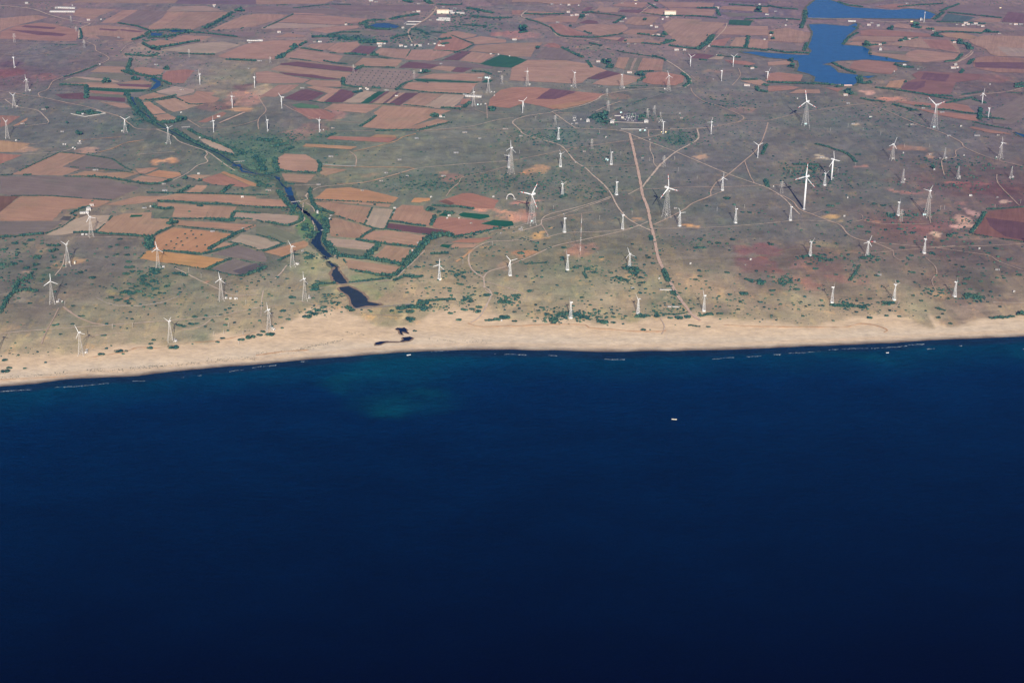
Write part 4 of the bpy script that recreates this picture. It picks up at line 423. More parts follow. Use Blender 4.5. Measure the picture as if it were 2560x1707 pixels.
LANDMARKS = """0 490 80|the long white institute building;0 700 915|the walled dark grove;0 1230 660|the blue creek pool;0 1350 255|the upper creek ponds;0 1650 1230|the pale track fork;0 1950 1300|the small creek weir;0 1200 1450|the long hedge below the scrub;0 850 720|the striped green plots;0 1500 380|the stubble field by the creek;1 1020 210|the dark blue pond;1 1520 110|the cream college buildings;1 1270 370|the village below the pond;1 1950 500|the dark green field;1 950 640|the dotted orchard field;1 940 780|the bright green strip;1 1450 930|the white farmhouse;1 100 1200|the green valley floor;1 330 1300|the hedged pale field by the valley;1 1200 1380|the long orange track;1 300 400|the tree-lined field corner;1 1760 770|the farm compound with white poles
2 650 510|the farm trees above the row;2 1270 120|the cream hall;2 1150 240|the roadside hamlet;2 480 120|the upper left hamlet;2 1620 390|the reservoir's left shore;2 1560 370|the tree belt;2 900 650|the red ploughland;2 740 940|the big dark trees;2 930 960|the substation yard;2 1000 520|the striped square field;2 1300 80|the far hedges;2 60 490|the dark green field;2 1000 1350|the red road;2 1920 520|the white farm by the reservoir arm
3 1250 130|the reservoir radio mast;3 1600 200|the white village strip;3 500 400|the reservoir;3 500 140|the causeway;3 1490 540|the white temple-like house;3 900 390|the reservoir's right bank farms;3 1560 350|the curved tree line;3 1380 890|the red fields at far right;3 560 1230|the hedge arc;3 60 280|the far fields left of the reservoir;3 620 740|the reservoir dam
4 200 330|the long hedge at the left edge;4 1500 150|the hedged tan fields;4 1500 360|the dotted orange field;4 1150 740|the bushy hollow;4 200 700|the dark bushes at left edge;4 950 1240|the left beach;5 480 350|the river;5 780 490|the dense river hedge;5 1500 320|the palm belt;5 1100 400|the tan hedged fields;5 830 800|the dark lagoon;5 1150 1100|the black tidal pools;5 1300 880|the dam bank;5 1400 150|the dark green plots;5 1800 160|the green crop plots;5 1840 790|the sandy junction bushes;6 1230 750|the upper long trough;6 1290 887|the lower long trough;6 560 960|the beach thicket;6 1650 780|the pale sand right of the road;7 1550 200|the pale quarry pits;7 1850 220|the dark red field;7 150 690|the red soil patch;7 1880 970|the right end beach bushes;7 1600 800|the bush clump above the beach;7 1900 650|the right edge scrub"""
# buildings: tile u v width_px kind (h house tile roof, k white hut, f flat block, l long hall, s shed or rubble patch, c cyan hut, y yellow hut) angle
BUILD = """0 500 98 200 l 0;0 450 70 26 f 0;0 530 68 150 l 0;0 710 165 34 h 0;0 810 160 16 k 0;0 215 32 34 f 0;0 1715 48 32 h 0;0 2020 328 90 l 10;0 2000 345 60 s 8;0 350 878 46 s 0;0 662 916 24 k 20;0 137 855 20 k 0;0 240 726 20 k 0;0 123 541 14 k 0;0 978 1052 18 k 10;0 500 1056 40 s 0;0 635 1150 46 s 0;0 508 1160 14 k 0;0 525 1160 14 k 0;0 585 1188 20 k 0;0 600 1196 16 k 30;0 640 1136 18 h 0;0 1328 1153 16 k 0;0 1590 1393 26 k 0;0 1600 1106 16 k 0;0 1320 1528 56 s 0;0 950 305 24 s 0;0 1750 936 34 k 0;0 1455 720 46 s 10;0 765 1362 60 s 0;0 180 992 46 s 10;0 130 1128 18 k 0;0 1990 552 20 s 0;0 1410 350 30 s 0;0 580 48 12 k 0;0 1715 60 14 k 0;0 1450 905 16 k 0
0 1310 1475 40 s 0;0 800 520 12 k 0;0 1250 520 40 s 0
1 0 328 110 l 8;1 185 262 36 h 0;1 720 202 26 h 10;1 920 12 46 f 0;1 960 20 70 s 0;1 1300 98 40 h 0;1 1262 100 50 s 0;1 1300 35 36 s 0;1 470 340 60 s 0;1 510 338 40 k 0;1 1495 108 96 b 0;1 1530 92 90 l 0;1 1600 108 90 l 0;1 1650 112 50 f 0;1 1508 152 92 l 0;1 1500 165 110 l 0;1 1395 165 60 s 0;1 1590 72 36 s 0;1 1500 60 50 s 0;1 1175 228 26 h 0;1 990 355 60 h 0;1 1030 354 24 k 0;1 990 375 34 h 0;1 1160 372 40 h 0;1 1198 378 30 k 0;1 1245 366 20 k 0;1 1290 368 60 h 0;1 1310 372 40 f 0;1 1380 358 12 k 0;1 1430 355 24 k 0;1 1470 370 40 h 0;1 1500 372 26 k 0;1 1880 437 24 k 0;1 2028 454 14 k 0;1 1940 440 16 k 0
1 1480 515 28 s 0;1 1950 578 80 s 0;1 1325 572 36 h 0;1 1790 628 44 s 0;1 1845 625 36 c 0;1 1870 628 20 k 0;1 370 708 44 s 0;1 835 716 26 h 0;1 893 720 26 h 0;1 880 712 20 h 0;1 1045 724 44 s 0;1 1126 772 28 k 0;1 1490 937 60 h 0;1 1670 760 70 s 0;1 1740 775 130 l -6;1 1800 780 10 k 0;1 1885 740 12 k 0;1 1907 742 10 k 0;1 1907 770 10 k 0;1 1800 840 12 k 0;1 1775 842 16 c 0;1 1835 836 14 k 0;1 218 786 12 k 0;1 96 1046 18 k 0;1 513 1048 18 k 0;1 540 1044 12 k 0;1 615 1028 66 s -5;1 600 1256 50 s 0;1 1148 1282 70 s 0;1 1000 1450 70 s 0;1 1500 1412 90 s 0;1 500 1480 80 s 0;1 850 1527 36 s 0;1 1285 1110 40 s 0;1 1670 1063 50 s 0;1 1995 1035 60 s 0;1 1600 1225 50 s 0
1 1790 1112 30 s 0;1 100 1525 60 s 0;1 1040 1385 34 s 0;1 1210 1412 30 s 0;1 30 490 50 s 0;1 1120 770 20 k 0
2 455 45 30 h 0;2 533 48 14 k 0;2 320 38 30 s 0;2 390 40 24 s 0;2 450 102 34 h 0;2 478 130 30 h 0;2 516 125 40 h 0;2 600 122 40 s 0;2 880 30 30 s 0;2 990 37 20 h 0;2 990 3 34 y 0;2 910 153 14 k 0;2 875 176 44 s 0;2 1265 118 90 b 0;2 1205 160 20 h 0;2 1240 140 30 k 0;2 1115 212 24 h 0;2 1155 222 34 h 0;2 1128 290 26 h 0;2 1170 285 34 h 0;2 1140 42 50 s 0;2 1640 68 40 h 0;2 1556 360 14 k 0;2 1577 375 16 k 0;2 1315 404 44 h 0;2 1380 404 30 h 0;2 1645 443 36 s 0;2 1980 40 20 k 0;2 2035 120 26 k 0;2 365 182 36 s 0;2 20 322 44 h 0;2 690 498 40 h 0;2 745 484 30 h 0;2 940 585 50 h 0;2 930 352 24 s 0;2 985 357 20 s 0;2 2020 320 20 k 0
2 143 680 14 k 0;2 475 692 14 k 0;2 897 706 14 k 0;2 1222 716 16 k 0;2 700 698 36 s 0;2 1920 552 40 h 10;2 1880 688 60 h -5;2 1610 640 12 s 0;2 872 905 20 c 0;2 606 975 34 H 10;2 800 985 42 H 0;2 815 968 20 h 0;2 790 952 26 s 0;2 1073 980 46 H 0;2 885 948 28 r 60;2 752 1102 14 k 0;2 1026 1047 18 c 0;2 1064 1047 20 c 0;2 1075 1030 16 s 0;2 517 992 30 s 0;2 500 970 16 k 0;2 492 950 8 k 0;2 505 948 8 k 0;2 552 960 10 k 0;2 1198 1062 14 y 0;2 1230 1062 14 y 0;2 1103 1122 20 s 0;2 754 1278 14 c 0;2 766 1284 18 c 0;2 578 1215 32 s 0;2 70 1092 36 s 0;2 1342 912 20 s 0;2 1355 948 34 s 0;2 510 1303 20 s 0;2 1043 1268 24 s 0;2 480 995 20 s 0;2 1260 1534 12 k 0
3 235 793 10 k 0;3 620 765 42 h 0;3 1148 178 28 y 0;3 1225 165 26 H 0;3 805 205 36 h 0;3 830 188 30 s 0;3 880 212 32 f 20;3 142 207 18 k 0;3 150 165 10 k 0;3 895 362 30 h 0;3 898 404 28 H 0;3 1325 250 36 s 0;3 1858 70 16 y 0;3 1510 202 50 s 0;3 1580 190 40 h 0;3 1560 207 34 h 0;3 1600 200 34 h 0;3 1635 200 30 s 0;3 1660 195 40 h 0;3 1690 205 44 s 0;3 1715 215 34 h 0;3 1940 198 50 s 0;3 1980 200 40 h 0;3 2020 198 40 s 0;3 1850 272 60 s 0;3 1480 548 50 h 0;3 1500 525 30 f 0;3 1515 545 24 h 0;3 1090 523 36 k 0;3 1200 558 22 s 0;3 1010 577 10 k 0;3 1490 345 34 h 0;3 1130 320 24 h 0;3 1085 330 34 s 0;3 930 348 34 s 0;3 670 175 60 l 0;3 20 288 20 h 0;3 0 122 16 k 0;3 1110 32 30 s 0;3 60 95 30 s 0
3 820 940 28 k 0;3 1240 868 36 s 0;3 1390 903 50 s 0;3 1543 1013 18 k 0;3 680 995 70 s 0;3 1150 1000 60 s 0;3 1000 1272 22 k 0;3 1425 1268 18 k 0;3 1375 1272 24 s 0;3 1827 1262 16 k 0;3 1330 1360 16 k 0;3 1092 1441 18 k 0;3 1075 1464 36 s 0;3 1532 1418 18 k 0;3 1525 1430 40 s 0;3 1960 1420 16 k 0;3 1935 1424 16 k 0;3 1568 1248 8 k 0;3 1082 1228 8 k 0;3 1295 1240 26 s 0;3 520 1432 12 k 0;3 430 1262 70 s 0;3 640 830 60 s 0;3 44 1496 10 k 0;3 300 995 24 c 0;3 1328 1020 26 c 0;3 1445 1090 40 s 0;3 1670 1088 60 s 0;3 1775 680 10 k 0;3 1840 1085 30 s 0
4 735 78 44 h 0;4 710 115 50 H 15;4 675 140 70 l 6;4 600 160 28 s 0;4 1155 98 50 s 0;4 1205 88 16 k 0;4 662 312 26 k 0;4 693 312 20 k 0;4 558 535 18 k 0;4 600 540 34 r 0;4 462 850 30 k 0;4 475 832 24 s 0;4 498 850 16 k 0;4 1308 572 26 k 0;4 1810 820 26 k 0;4 1846 824 26 k 0;4 1888 824 36 k 0;4 690 1255 30 k 0;4 695 1235 22 s 0;4 1408 1165 28 k 0;4 1400 1148 22 s 0;4 1700 287 44 s 0;4 1940 12 30 h 0;4 1945 265 26 s 0
5 325 545 22 k 0;5 335 550 26 k 0;5 372 444 26 s 0;5 428 820 22 k 0;5 425 805 16 s 0;5 132 1062 16 k 0;5 145 1072 26 k 0;5 493 143 18 H 0;5 1110 100 26 k 0;5 1100 142 24 s 0;5 1400 12 20 k 0;5 1545 160 30 k 0;5 1530 182 16 k 0;5 1720 222 26 s 0;5 1300 380 34 s 0;5 1252 440 12 k 0;5 1355 383 16 k 0;5 590 187 20 k 0;5 600 162 24 s 0;5 1965 1002 16 k 0;5 1480 670 12 y 0;5 1960 300 20 s 0;5 1900 10 20 k 0;5 1625 182 12 k 0
6 68 268 46 s 10;6 1240 152 16 k 0;6 160 205 20 c 0;6 1308 102 34 s 0;6 1428 545 18 k 0;6 1910 512 20 k 0;6 1867 555 14 s 0;6 963 740 34 s 0;6 416 148 20 s 0;6 285 320 18 s 0;6 1178 665 10 k 0
7 610 165 18 k 0;7 637 18 8 k 0;7 1250 152 34 c 0;7 1690 425 18 k 0;7 1835 592 46 s 0;7 890 635 40 s 0;7 1968 768 18 k 0;7 1835 14 20 s 0;7 1620 0 30 k 0"""
PYLONS = """0 117 342 112 270;0 568 180 567 130;0 609 255 607 215;0 675 388 673 320;0 1513 457 1510 395;1 115 508 113 455;1 780 585 780 520;1 1264 632 1262 566;1 1967 677 1965 605;2 758 772 759 708;2 768 892 767 805;2 345 1003 346 920;2 637 1197 637 1112;2 1083 942 1085 868;2 1138 923 1140 845;2 1215 1332 1217 1245;2 1187 935 1188 898;3 108 1550 111 1450;7 1062 207 1064 108;-1 1303.5 578 1303.3 566"""
SURF = """4 -120 1572 0 1562 120 1554 280 1545;4 440 1528 600 1522 700 1514 870 1496;4 1440 1452 1470 1450;4 1060 1480 1160 1477;4 1580 1436 1610 1434;4 1836 1402 1945 1388;4 1990 1378 2048 1370;5 0 1366 60 1360 160 1352;5 360 1322 412 1319;5 1400 1243 1540 1238;5 1908 1262 2048 1265 2160 1268;6 290 1274 360 1277;6 735 1303 860 1307 900 1306;6 1605 1304 1680 1296;6 1690 1293 1790 1290;6 1810 1287 1900 1284 1990 1279;7 45 1269 100 1265;7 165 1257 300 1250 420 1242;7 485 1229 560 1226;7 590 1222 700 1219 850 1217 1000 1208 1110 1197;7 1120 1190 1250 1183;7 1270 1223 1330 1218;7 1530 1197 1550 1197;7 2010 1223 2048 1223"""
# ------------------------------------------------------------------ outlines in world metres
def rows(D): return [s.split() for s in D.replace('\n', ';').split(';') if s.strip()]
def poly(p):
    """'t u v ...' pieces joined by ';' were split before; p = list of strings starting with tile"""
    t = int(float(p[0])); n = [float(x) for x in p[1:]]
    return [pix(t, n[i], n[i + 1]) for i in range(0, len(n) - 1, 2)]
def worldline(D, z):
    P = []
    for r in rows(D): P += [ground(*q, z) for q in poly(r)]
    P.sort(key=lambda q: q.x); return np.array([q.x for q in P]), np.array([q.y for q in P])
SEA_Z = -1.5
SX, SY = worldline(SHORE, SEA_Z); IX, IY = worldline(INNER, 0)
def shore_y(x): return np.interp(x, SX, SY) + 3 * (vnoise(np.asarray(x, float), np.zeros_like(np.asarray(x, float)), 40, 3) - .5)
def inner_y(x): return np.interp(x, IX, IY)
def land_z(x, y):
    d = y - shore_y(x)
    t = np.clip(d / 60, 0, 1)
    return np.where(d < 0, np.maximum(SEA_Z + 0.05 * d, -14), SEA_Z * (1 - t) ** 1.4)

K_ALB = 0.80
# ------------------------------------------------------------------ the land
def axis(lo, hi, step, far, grow=1.22):
    a = list(np.arange(lo, hi + 1, step)); s = step
    while a[-1] < far: s *= grow; a.append(a[-1] + s)
    b = []; s = step; c = lo
    while c > -far: s *= grow; c -= s; b.append(c)
    return np.array(b[::-1] + a)
ax = axis(-2100, 2200, 7.0, 30000)
ay = axis(2100, 6900, 9.0, 34000); ay = ay[ay > 1900]
GX, GY = np.meshgrid(ax, ay); gx, gy = GX.ravel(), GY.ravel()
gz = land_z(gx, gy)
seeds = np.array([[*(at(int(r[0]), float(r[1]), float(r[2])))[:2], *[lin(float(c)) for c in r[3:6]]] for r in rows(SOIL)])
wx = gx + 90 * (fbm(gx, gy, 160, 11) - .5) + 30 * (fbm(gx, gy, 40, 12) - .5); wy = gy + 160 * (fbm(gx, gy, 160, 13) - .5) + 50 * (fbm(gx, gy, 40, 14) - .5)
Wt = np.zeros(len(gx)); C = np.zeros((len(gx), 3))
for s in seeds:
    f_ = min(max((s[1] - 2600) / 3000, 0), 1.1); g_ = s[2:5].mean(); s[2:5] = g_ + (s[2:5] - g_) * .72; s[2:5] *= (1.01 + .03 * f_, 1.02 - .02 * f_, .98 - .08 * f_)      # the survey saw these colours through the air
    w = 1.0 / (((wx - s[0]) ** 2 + ((wy - s[1]) * 0.6) ** 2) / 1e4 + 0.15) ** 1.8
    Wt += w; C += w[:, None] * s[2:5]
C /= Wt[:, None]
ex = gx + 26 * (fbm(gx, gy, 45, 21) - .5) + 14 * (vnoise(gx, gy, 14, 24) - .5); ey = gy + 60 * (fbm(gx, gy, 55, 22) - .5) + 30 * (vnoise(gx, gy, 16, 25) - .5)
def desat(c_):
    c_ = np.array(c_); g_ = c_.mean(); return g_ + (c_ - g_) * (.60 if c_[0] > 1.9 * c_[1] else .94)
brk = np.clip(.25 + 1.5 * (fbm(gx, gy, 50, 28, 4)) , .35, 1.0) * np.clip(.5 + 1.1 * vnoise(gx, gy * .7, 13, 29), .5, 1)
for r in rows(SPOTS):
    t, u, v, ru, rv = int(r[0]), *[float(q) for q in r[1:5]]
    c = at(t, u, v); a = (at(t, u + ru, v) - c).length; b = (at(t, u, v - rv) - at(t, u, v + rv)).length / 2
    q = np.sqrt(((ex - c.x) / a) ** 2 + ((ey - c.y) / b) ** 2)
    m = np.clip((1.10 - q) / 0.26, 0, 1) * float(r[8]) * (.75 if t == 7 and float(r[5]) > 1.6 * float(r[6]) else 1); m = m * m * (3 - 2 * m)
    m = m * brk; 
    if m.max() > 0: C = C * (1 - m[:, None]) + m[:, None] * desat([lin(float(k)) for k in r[5:8]])
# mottled scrub: patches of dry grass, bare soil and low green growth
n1 = fbm(gx, gy, 130, 31, 5); n2 = fbm(gx, gy, 30, 32, 4); n3 = vnoise(gx, gy, 11, 33)
C *= (1 + 0.34 * (n1 - .5) + 0.38 * (n2 - .5) + 0.20 * (n3 - .5))[:, None]
g = np.clip((fbm(gx, gy, 75, 41, 4) - .55) * 5, 0, 1)[:, None] * 0.30
C = C * (1 - g) + g * C * np.array([0.74, 1.0, 0.86])
g = np.clip((fbm(gx + 999, gy, 55, 47, 4) - .57) * 5, 0, 1)[:, None] * 0.38
C = C * (1 - g) + g * C * np.array([1.38, 1.18, 1.0])
# beyond the plain the open ground is old plough land: rectangular plots of slightly different soil
aa = math.radians(17); u_ = gx * math.cos(aa) + gy * math.sin(aa) + 25 * (fbm(gx, gy, 300, 181) - .5); v_ = -gx * math.sin(aa) + gy * math.cos(aa) + 60 * (fbm(gx, gy, 400, 182) - .5)
row = np.floor(v_ / 115).astype(int); cell = np.floor((u_ + 53 * (row % 5)) / 88).astype(int)
hsh = (np.sin(cell * 12.9898 + row * 78.233) * 43758.5453) % 1.0
mar = np.minimum(((u_ + 53 * (row % 5)) / 88) % 1, ((v_) / 115) % 1) < .07
far = np.clip((gy - 4750) / 350, 0, 1)[:, None] * np.clip((fbm(gx, gy, 330, 183) - .34) * 9, 0, 1)[:, None] * .62
plot = np.array(L(147, 122, 121))[None, :] * (.84 + .32 * hsh[:, None]); plot = np.where(mar[:, None], plot * np.array([.62, .80, .78]), plot)
C = C * (1 - far) + far * plot
C *= np.array([1.14, 1.12, 1.05])
# blown sand thinning out behind the beach
back = gy - (inner_y(gx) + 12); bn = fbm(gx, gy * .7, 70, 171, 5)
g = (np.clip(1 - back / 300, 0, 1) ** 1.1 * np.clip((bn - .38) * 4.5, 0, 1) * .72)[:, None]
C = C * (1 - g) + g * np.array([lin(196), lin(172), lin(144)])
nb = np.clip((3700 - gy) / 900, 0, 1)[:, None]; C = C * (1 - nb + nb * np.array([1.06, 1.05, .96]))
# beach
d_in = (inner_y(gx) + 12 + 70 * (fbm(gx, gy, 90, 51, 5) - .5) + 34 * (fbm(gx, gy, 22, 52, 3) - .5)) - gy
m = np.clip(d_in / 34 + 0.5, 0, 1)[:, None]; m = m * m * (3 - 2 * m)
d_sh = gy - shore_y(gx); fr = np.clip(d_sh / 120, 0, 1)
upper = np.array([lin(229), lin(200), lin(165)]); lower = np.array([lin(218), lin(203), lin(181)])
mixn = np.clip(fr * 1.3 + 0.5 * (fbm(gx, gy * 3, 80, 53) - .5), 0, 1)[:, None]
sand = lower * (1 - mixn) + upper * mixn
sand *= (1 + 0.12 * (fbm(gx, gy * 2, 50, 54) - .5) + 0.06 * (n3 - .5))[:, None]
berm = np.exp(-((d_sh - 22) / 9) ** 2)[:, None] * 0.5
sand = sand * (1 - berm) + berm * np.array([lin(216), lin(180), lin(142)])
wet = np.clip((15 + 5 * (vnoise(gx, gy, 25, 56) - .5) - d_sh) / 12, 0, 1)[:, None]
sand = sand * (1 - wet) + wet * np.array([lin(112), lin(96), lin(84)])
C = C * (1 - m) + m * sand; msand = m
C *= K_ALB
nx, ny = len(ax), len(ay)
idx = np.arange(nx * ny).reshape(ny, nx)
F = np.stack([idx[:-1, :-1], idx[:-1, 1:], idx[1:, 1:], idx[1:, :-1]], -1).reshape(-1, 4)
k = NT('scrubland'); P_ = k.pos()
at_ = k.n('ShaderNodeAttribute', attribute_name='col')
f1 = k.ramp(k.noise(P_, 0.35, 5, 0.7), 0.3, 0.7, 0.80, 1.20)
f2 = k.ramp(k.noise(P_, 0.06, 5, 0.6, ((1, .45, 1), 0.2)), 0.3, 0.7, 0.90, 1.10)
f3 = k.ramp(k.noise(P_, 0.16, 4, 0.6), 0.60, 0.70, 0.0, 0.55)
c = k.scale(at_.outputs['Color'], k.math('MULTIPLY', f1, f2))
tuft = k.n('ShaderNodeVectorMath', operation='MULTIPLY'); k.l(c, tuft.inputs[0]); tuft.inputs[1].default_value = (0.5, 0.72, 0.6)
c = k.mix(f3, c, tuft.outputs[0])
def times(col, rgb_, fac):
    x = k.n('ShaderNodeVectorMath', operation='MULTIPLY'); k.l(col, x.inputs[0]); x.inputs[1].default_value = rgb_; return k.mix(fac, col, x.outputs[0])
big = k.ramp(k.noise(P_, 0.0045, 3, 0.5), 0.35, 0.65, 0.15, 1.0)
# worn bare spots, straw-coloured grass streaks, dark creeping growth
c = times(c, (1.50, 1.24, 1.02), k.math('MULTIPLY', big, k.ramp(k.noise(P_, 0.030, 7, 0.68, ((1, .55, 1), .25)), 0.575, 0.63, 0.0, 0.85)))
c = times(c, (1.24, 1.20, 1.05), k.ramp(k.noise(P_, 0.045, 6, 0.62, ((1, .22, 1), -.35)), 0.53, 0.60, 0.0, 0.75))
c = times(c, (0.62, 0.76, 0.74), k.ramp(k.noise(P_, 0.050, 7, 0.70, ((1.3, .7, 1), .6)), 0.57, 0.62, 0.0, 0.62))
c = times(c, (0.80, 0.92, 0.90), k.ramp(k.noise(P_, 0.0085, 5, 0.6), 0.50, 0.62, 0.0, 0.5))
at2 = k.n('ShaderNodeAttribute', attribute_name='sand'); c = k.mix(k.ramp(at2.outputs['Fac'], 0, 1, 0, 1), c, k.scale(at_.outputs['Color'], k.math('MULTIPLY', f2, k.ramp(k.noise(P_, 0.08, 6, 0.65, ((.35, 1.6, 1), .06)), 0.3, 0.7, 0.92, 1.08))))
k.l(c, k.b.inputs['Base Color']); k.rough(0.95, 0.05)
k.bump(k.noise(P_, 0.02, 6, 0.6), 0.6, 6.0)
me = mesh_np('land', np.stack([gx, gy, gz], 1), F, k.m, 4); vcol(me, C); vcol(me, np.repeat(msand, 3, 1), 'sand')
me.polygons.foreach_set('use_smooth', np.ones(len(F), bool))
land = link(bpy.data.objects.new('ground', me)); tag(land, kind='structure')

# ------------------------------------------------------------------ the sea
sx_ = axis(-1900, 1900, 14.0, 30000); sy_ = np.concatenate([np.arange(-30000, 1300, 1800), np.arange(1300, 2300, 25), np.arange(2300, 3300, 8.0)])
X_, Y_ = np.meshgrid(sx_, sy_); qx, qy = X_.ravel(), Y_.ravel()
dd = shore_y(qx) - qy                                      # metres out from the shore
deep = np.array([0.0, 0.0003, 0.0040]); mid = np.array([0.0, 0.0185, 0.062]); teal = np.array([0.0003, 0.040, 0.072]); surfz = np.array([0.008, 0.020, 0.044])
def lerp(a, b, t): return a * (1 - t[:, None]) + b * t[:, None]
dn = dd + 110 * (fbm(qx, qy, 260, 61) - .5) + 30 * (fbm(qx, qy, 60, 65) - .5)
c = lerp(np.tile(teal, (len(qx), 1)), np.tile(mid, (len(qx), 1)), np.clip(dn / 150, 0, 1))
c = lerp(c, np.tile(deep, (len(qx), 1)), np.clip((dn - 90) / 950, 0, 1) ** 0.72)  # depth tint; also paints the view-angle darkening into the water colour
sz = np.clip((34 + 18 * (fbm(qx, qy * 2, 50, 62) - .5) - dd) / 12, 0, 1)
c = lerp(c, np.tile(surfz, (len(qx), 1)), sz * 0.75)
for t, u, v, ru, rv, s in ((5, 1150, 1440, 520, 260, .9), (5, 700, 1500, 220, 90, .7), (5, 1000, 1640, 300, 90, .55), (5, 1500, 1320, 300, 70, .7), (7, 900, 1290, 600, 60, .4), (7, 1900, 1240, 300, 60, .35)):
    o_ = at(t, u, v); a = (at(t, u + ru, v) - o_).length; b = (at(t, u, v - rv) - at(t, u, v + rv)).length / 2
    q = np.sqrt(((qx + 90 * (fbm(qx, qy, 90, 63) - .5) - o_.x) / a) ** 2 + ((qy + 140 * (fbm(qx, qy, 90, 64) - .5) - o_.y) / b) ** 2)
    m = np.clip(1.15 - q, 0, 1) * s * np.clip((fbm(qx, qy, 120, 66) - .3) * 3.2, 0.25, 1)
    c = lerp(c, np.tile(np.array([0.001, 0.072, 0.092]), (len(qx), 1)), m)
k = NT('sea_water'); P_ = k.pos(); at_ = k.n('ShaderNodeAttribute', attribute_name='col')
w1 = k.noise(P_, 0.045, 5, 0.62, ((1.0, 2.6, 1), math.radians(-32)))
w2 = k.noise(P_, 0.25, 4, 0.6, ((1.0, 2.2, 1), math.radians(-28)))
f = k.math('MULTIPLY', k.ramp(w1, 0.3, 0.7, 0.76, 1.24), k.ramp(w2, 0.3, 0.7, 0.70, 1.30)); f = k.math('MULTIPLY', f, k.ramp(k.noise(P_, 0.007, 5, 0.6, ((1.0, 2.0, 1), math.radians(-20))), 0.3, 0.7, 0.80, 1.20))
k.l(k.scale(at_.outputs['Color'], f), k.b.inputs['Base Color']); k.rough(0.3, 0.006); k.b.inputs['IOR'].default_value = 1.33
k.bump(k.math('ADD', w2, w1), 0.8, 2.5)
idx = np.arange(len(sx_) * len(sy_)).reshape(len(sy_), len(sx_))
F = np.stack([idx[:-1, :-1], idx[:-1, 1:], idx[1:, 1:], idx[1:, :-1]], -1).reshape(-1, 4)
me = mesh_np('sea', np.stack([qx, qy, np.full(len(qx), SEA_Z)], 1), F, k.m, 4); vcol(me, c * SEA_K if 'SEA_K' in globals() else c)
tag(link(bpy.data.objects.new('sea', me)), kind='structure')

# surf lines: broken white foam
k = NT('sea_foam'); fm = k.ramp(k.noise(k.pos(), 0.5, 4), 0.35, 0.65, 0.35, 1.0)
rgb = k.n('ShaderNodeRGB'); rgb.outputs[0].default_value = (.46, .54, .60, 1); k.l(k.scale(rgb.outputs[0], fm), k.b.inputs['Base Color']); k.rough(0.8); k.l(k.ramp(k.noise(k.pos(), .22, 5, .7, ((.6, 1.3, 1), .1)), .42, .60, 0, .95), k.b.inputs['Alpha'])
fb = MB()
for r in rows(SURF):
    P = [ground(*q, SEA_Z) for q in poly(r)]
    for a, b in zip(P[:-1], P[1:]):
        n = max(2, int((b - a).length / 1.8))
        for i in range(n):
            p = a.lerp(b, i / n); q = a.lerp(b, (i + 1) / n); xx = p.x
            w = 1.0 + 5.0 * max(0, float(vnoise(np.array([xx]), np.array([p.y]), 22, 71)[0]) - .35) + random.random() ** 2 * 1.6
            if float(vnoise(np.array([xx]), np.array([0.]), 9, 72)[0]) < 0.12: continue
            j = random.uniform(-.7, .7)
            fb.add([(p.x, p.y + j - w, SEA_Z + .12), (q.x + .5, q.y + j - w * random.uniform(.6, 1), SEA_Z + .12), (q.x + .5, q.y + j + .6, SEA_Z + .12), (p.x, p.y + j + .6, SEA_Z + .12)], [(0, 1, 2, 3)])
tag(fb.build('surf_foam', k.m), kind='structure')

# ------------------------------------------------------------------ fields
FC = dict(t=(180, 145, 121), p=(184, 161, 140), r=(172, 128, 108), d=(114, 84, 86), d2=(124, 94, 82), w=(134, 121, 113), W=(105, 98, 95), v=(124, 126, 106), G=(42, 98, 74), g=(88, 124, 92), G2=(80, 108, 105), y=(184, 146, 112), o=(186, 142, 108), O=(202, 152, 106), u=(118, 102, 112), s=(152, 134, 124), R=(140, 102, 92))
def field_mat(name, crop):
    k = NT(name); P_ = k.pos(); oi = k.n('ShaderNodeObjectInfo'); tc = k.n('ShaderNodeTexCoord')
    f = k.ramp(k.noise(P_, 0.022, 5, 0.6), 0.3, 0.7, 0.89, 1.11)
    f = k.math('MULTIPLY', f, k.ramp(k.noise(P_, 0.30, 4, 0.6), 0.3, 0.7, 0.91, 1.09))
    st = k.noise(tc.outputs['Object'], 0.06, 3, 0.7, ((0.10, 1.6, 1), 0))     # broad strips along the furrows
    f = k.math('MULTIPLY', f, k.ramp(st, 0.3, 0.7, 0.88, 1.12))
    st2 = k.noise(tc.outputs['Object'], 0.5, 2, 0.5, ((0.02, 1.0, 1), 0))
    f = k.math('MULTIPLY', f, k.ramp(st2, 0.3, 0.7, 0.93, 1.07))
    c = k.scale(oi.outputs['Color'], f)
    if not crop:                                              # weeds and damp patches: a green-grey bloom
        tint = k.n('ShaderNodeVectorMath', operation='MULTIPLY'); k.l(c, tint.inputs[0]); tint.inputs[1].default_value = (0.72, 0.92, 0.86)
        c = k.mix(k.ramp(k.noise(P_, 0.012, 5, 0.65), 0.52, 0.75, 0.0, 0.6), c, tint.outputs[0])
    k.l(c, k.b.inputs['Base Color']); k.rough(0.95, 0.05)
    return k.m
M_FIELD = field_mat('ploughed_soil', False); M_CROP = field_mat('green_crop', True)
def smooth_outline(P, step, jit, closed=True):
    out = []; n = len(P)
    for i in range(n if closed else n - 1):
        a, b = Vector(P[i]), Vector(P[(i + 1) % n]); m_ = max(1, int((b - a).length / step))
        for j in range(m_):
            q = a.lerp(b, j / m_)
            if j or jit > 1.5: q = q + Vector((random.uniform(-jit, jit), random.uniform(-jit, jit), 0)) * (0.5 + 1.0 * float(vnoise(np.array([q.x]), np.array([q.y]), 30, 5)[0]))
            out.append(q)
    if not closed: out.append(Vector(P[-1]))
    return out
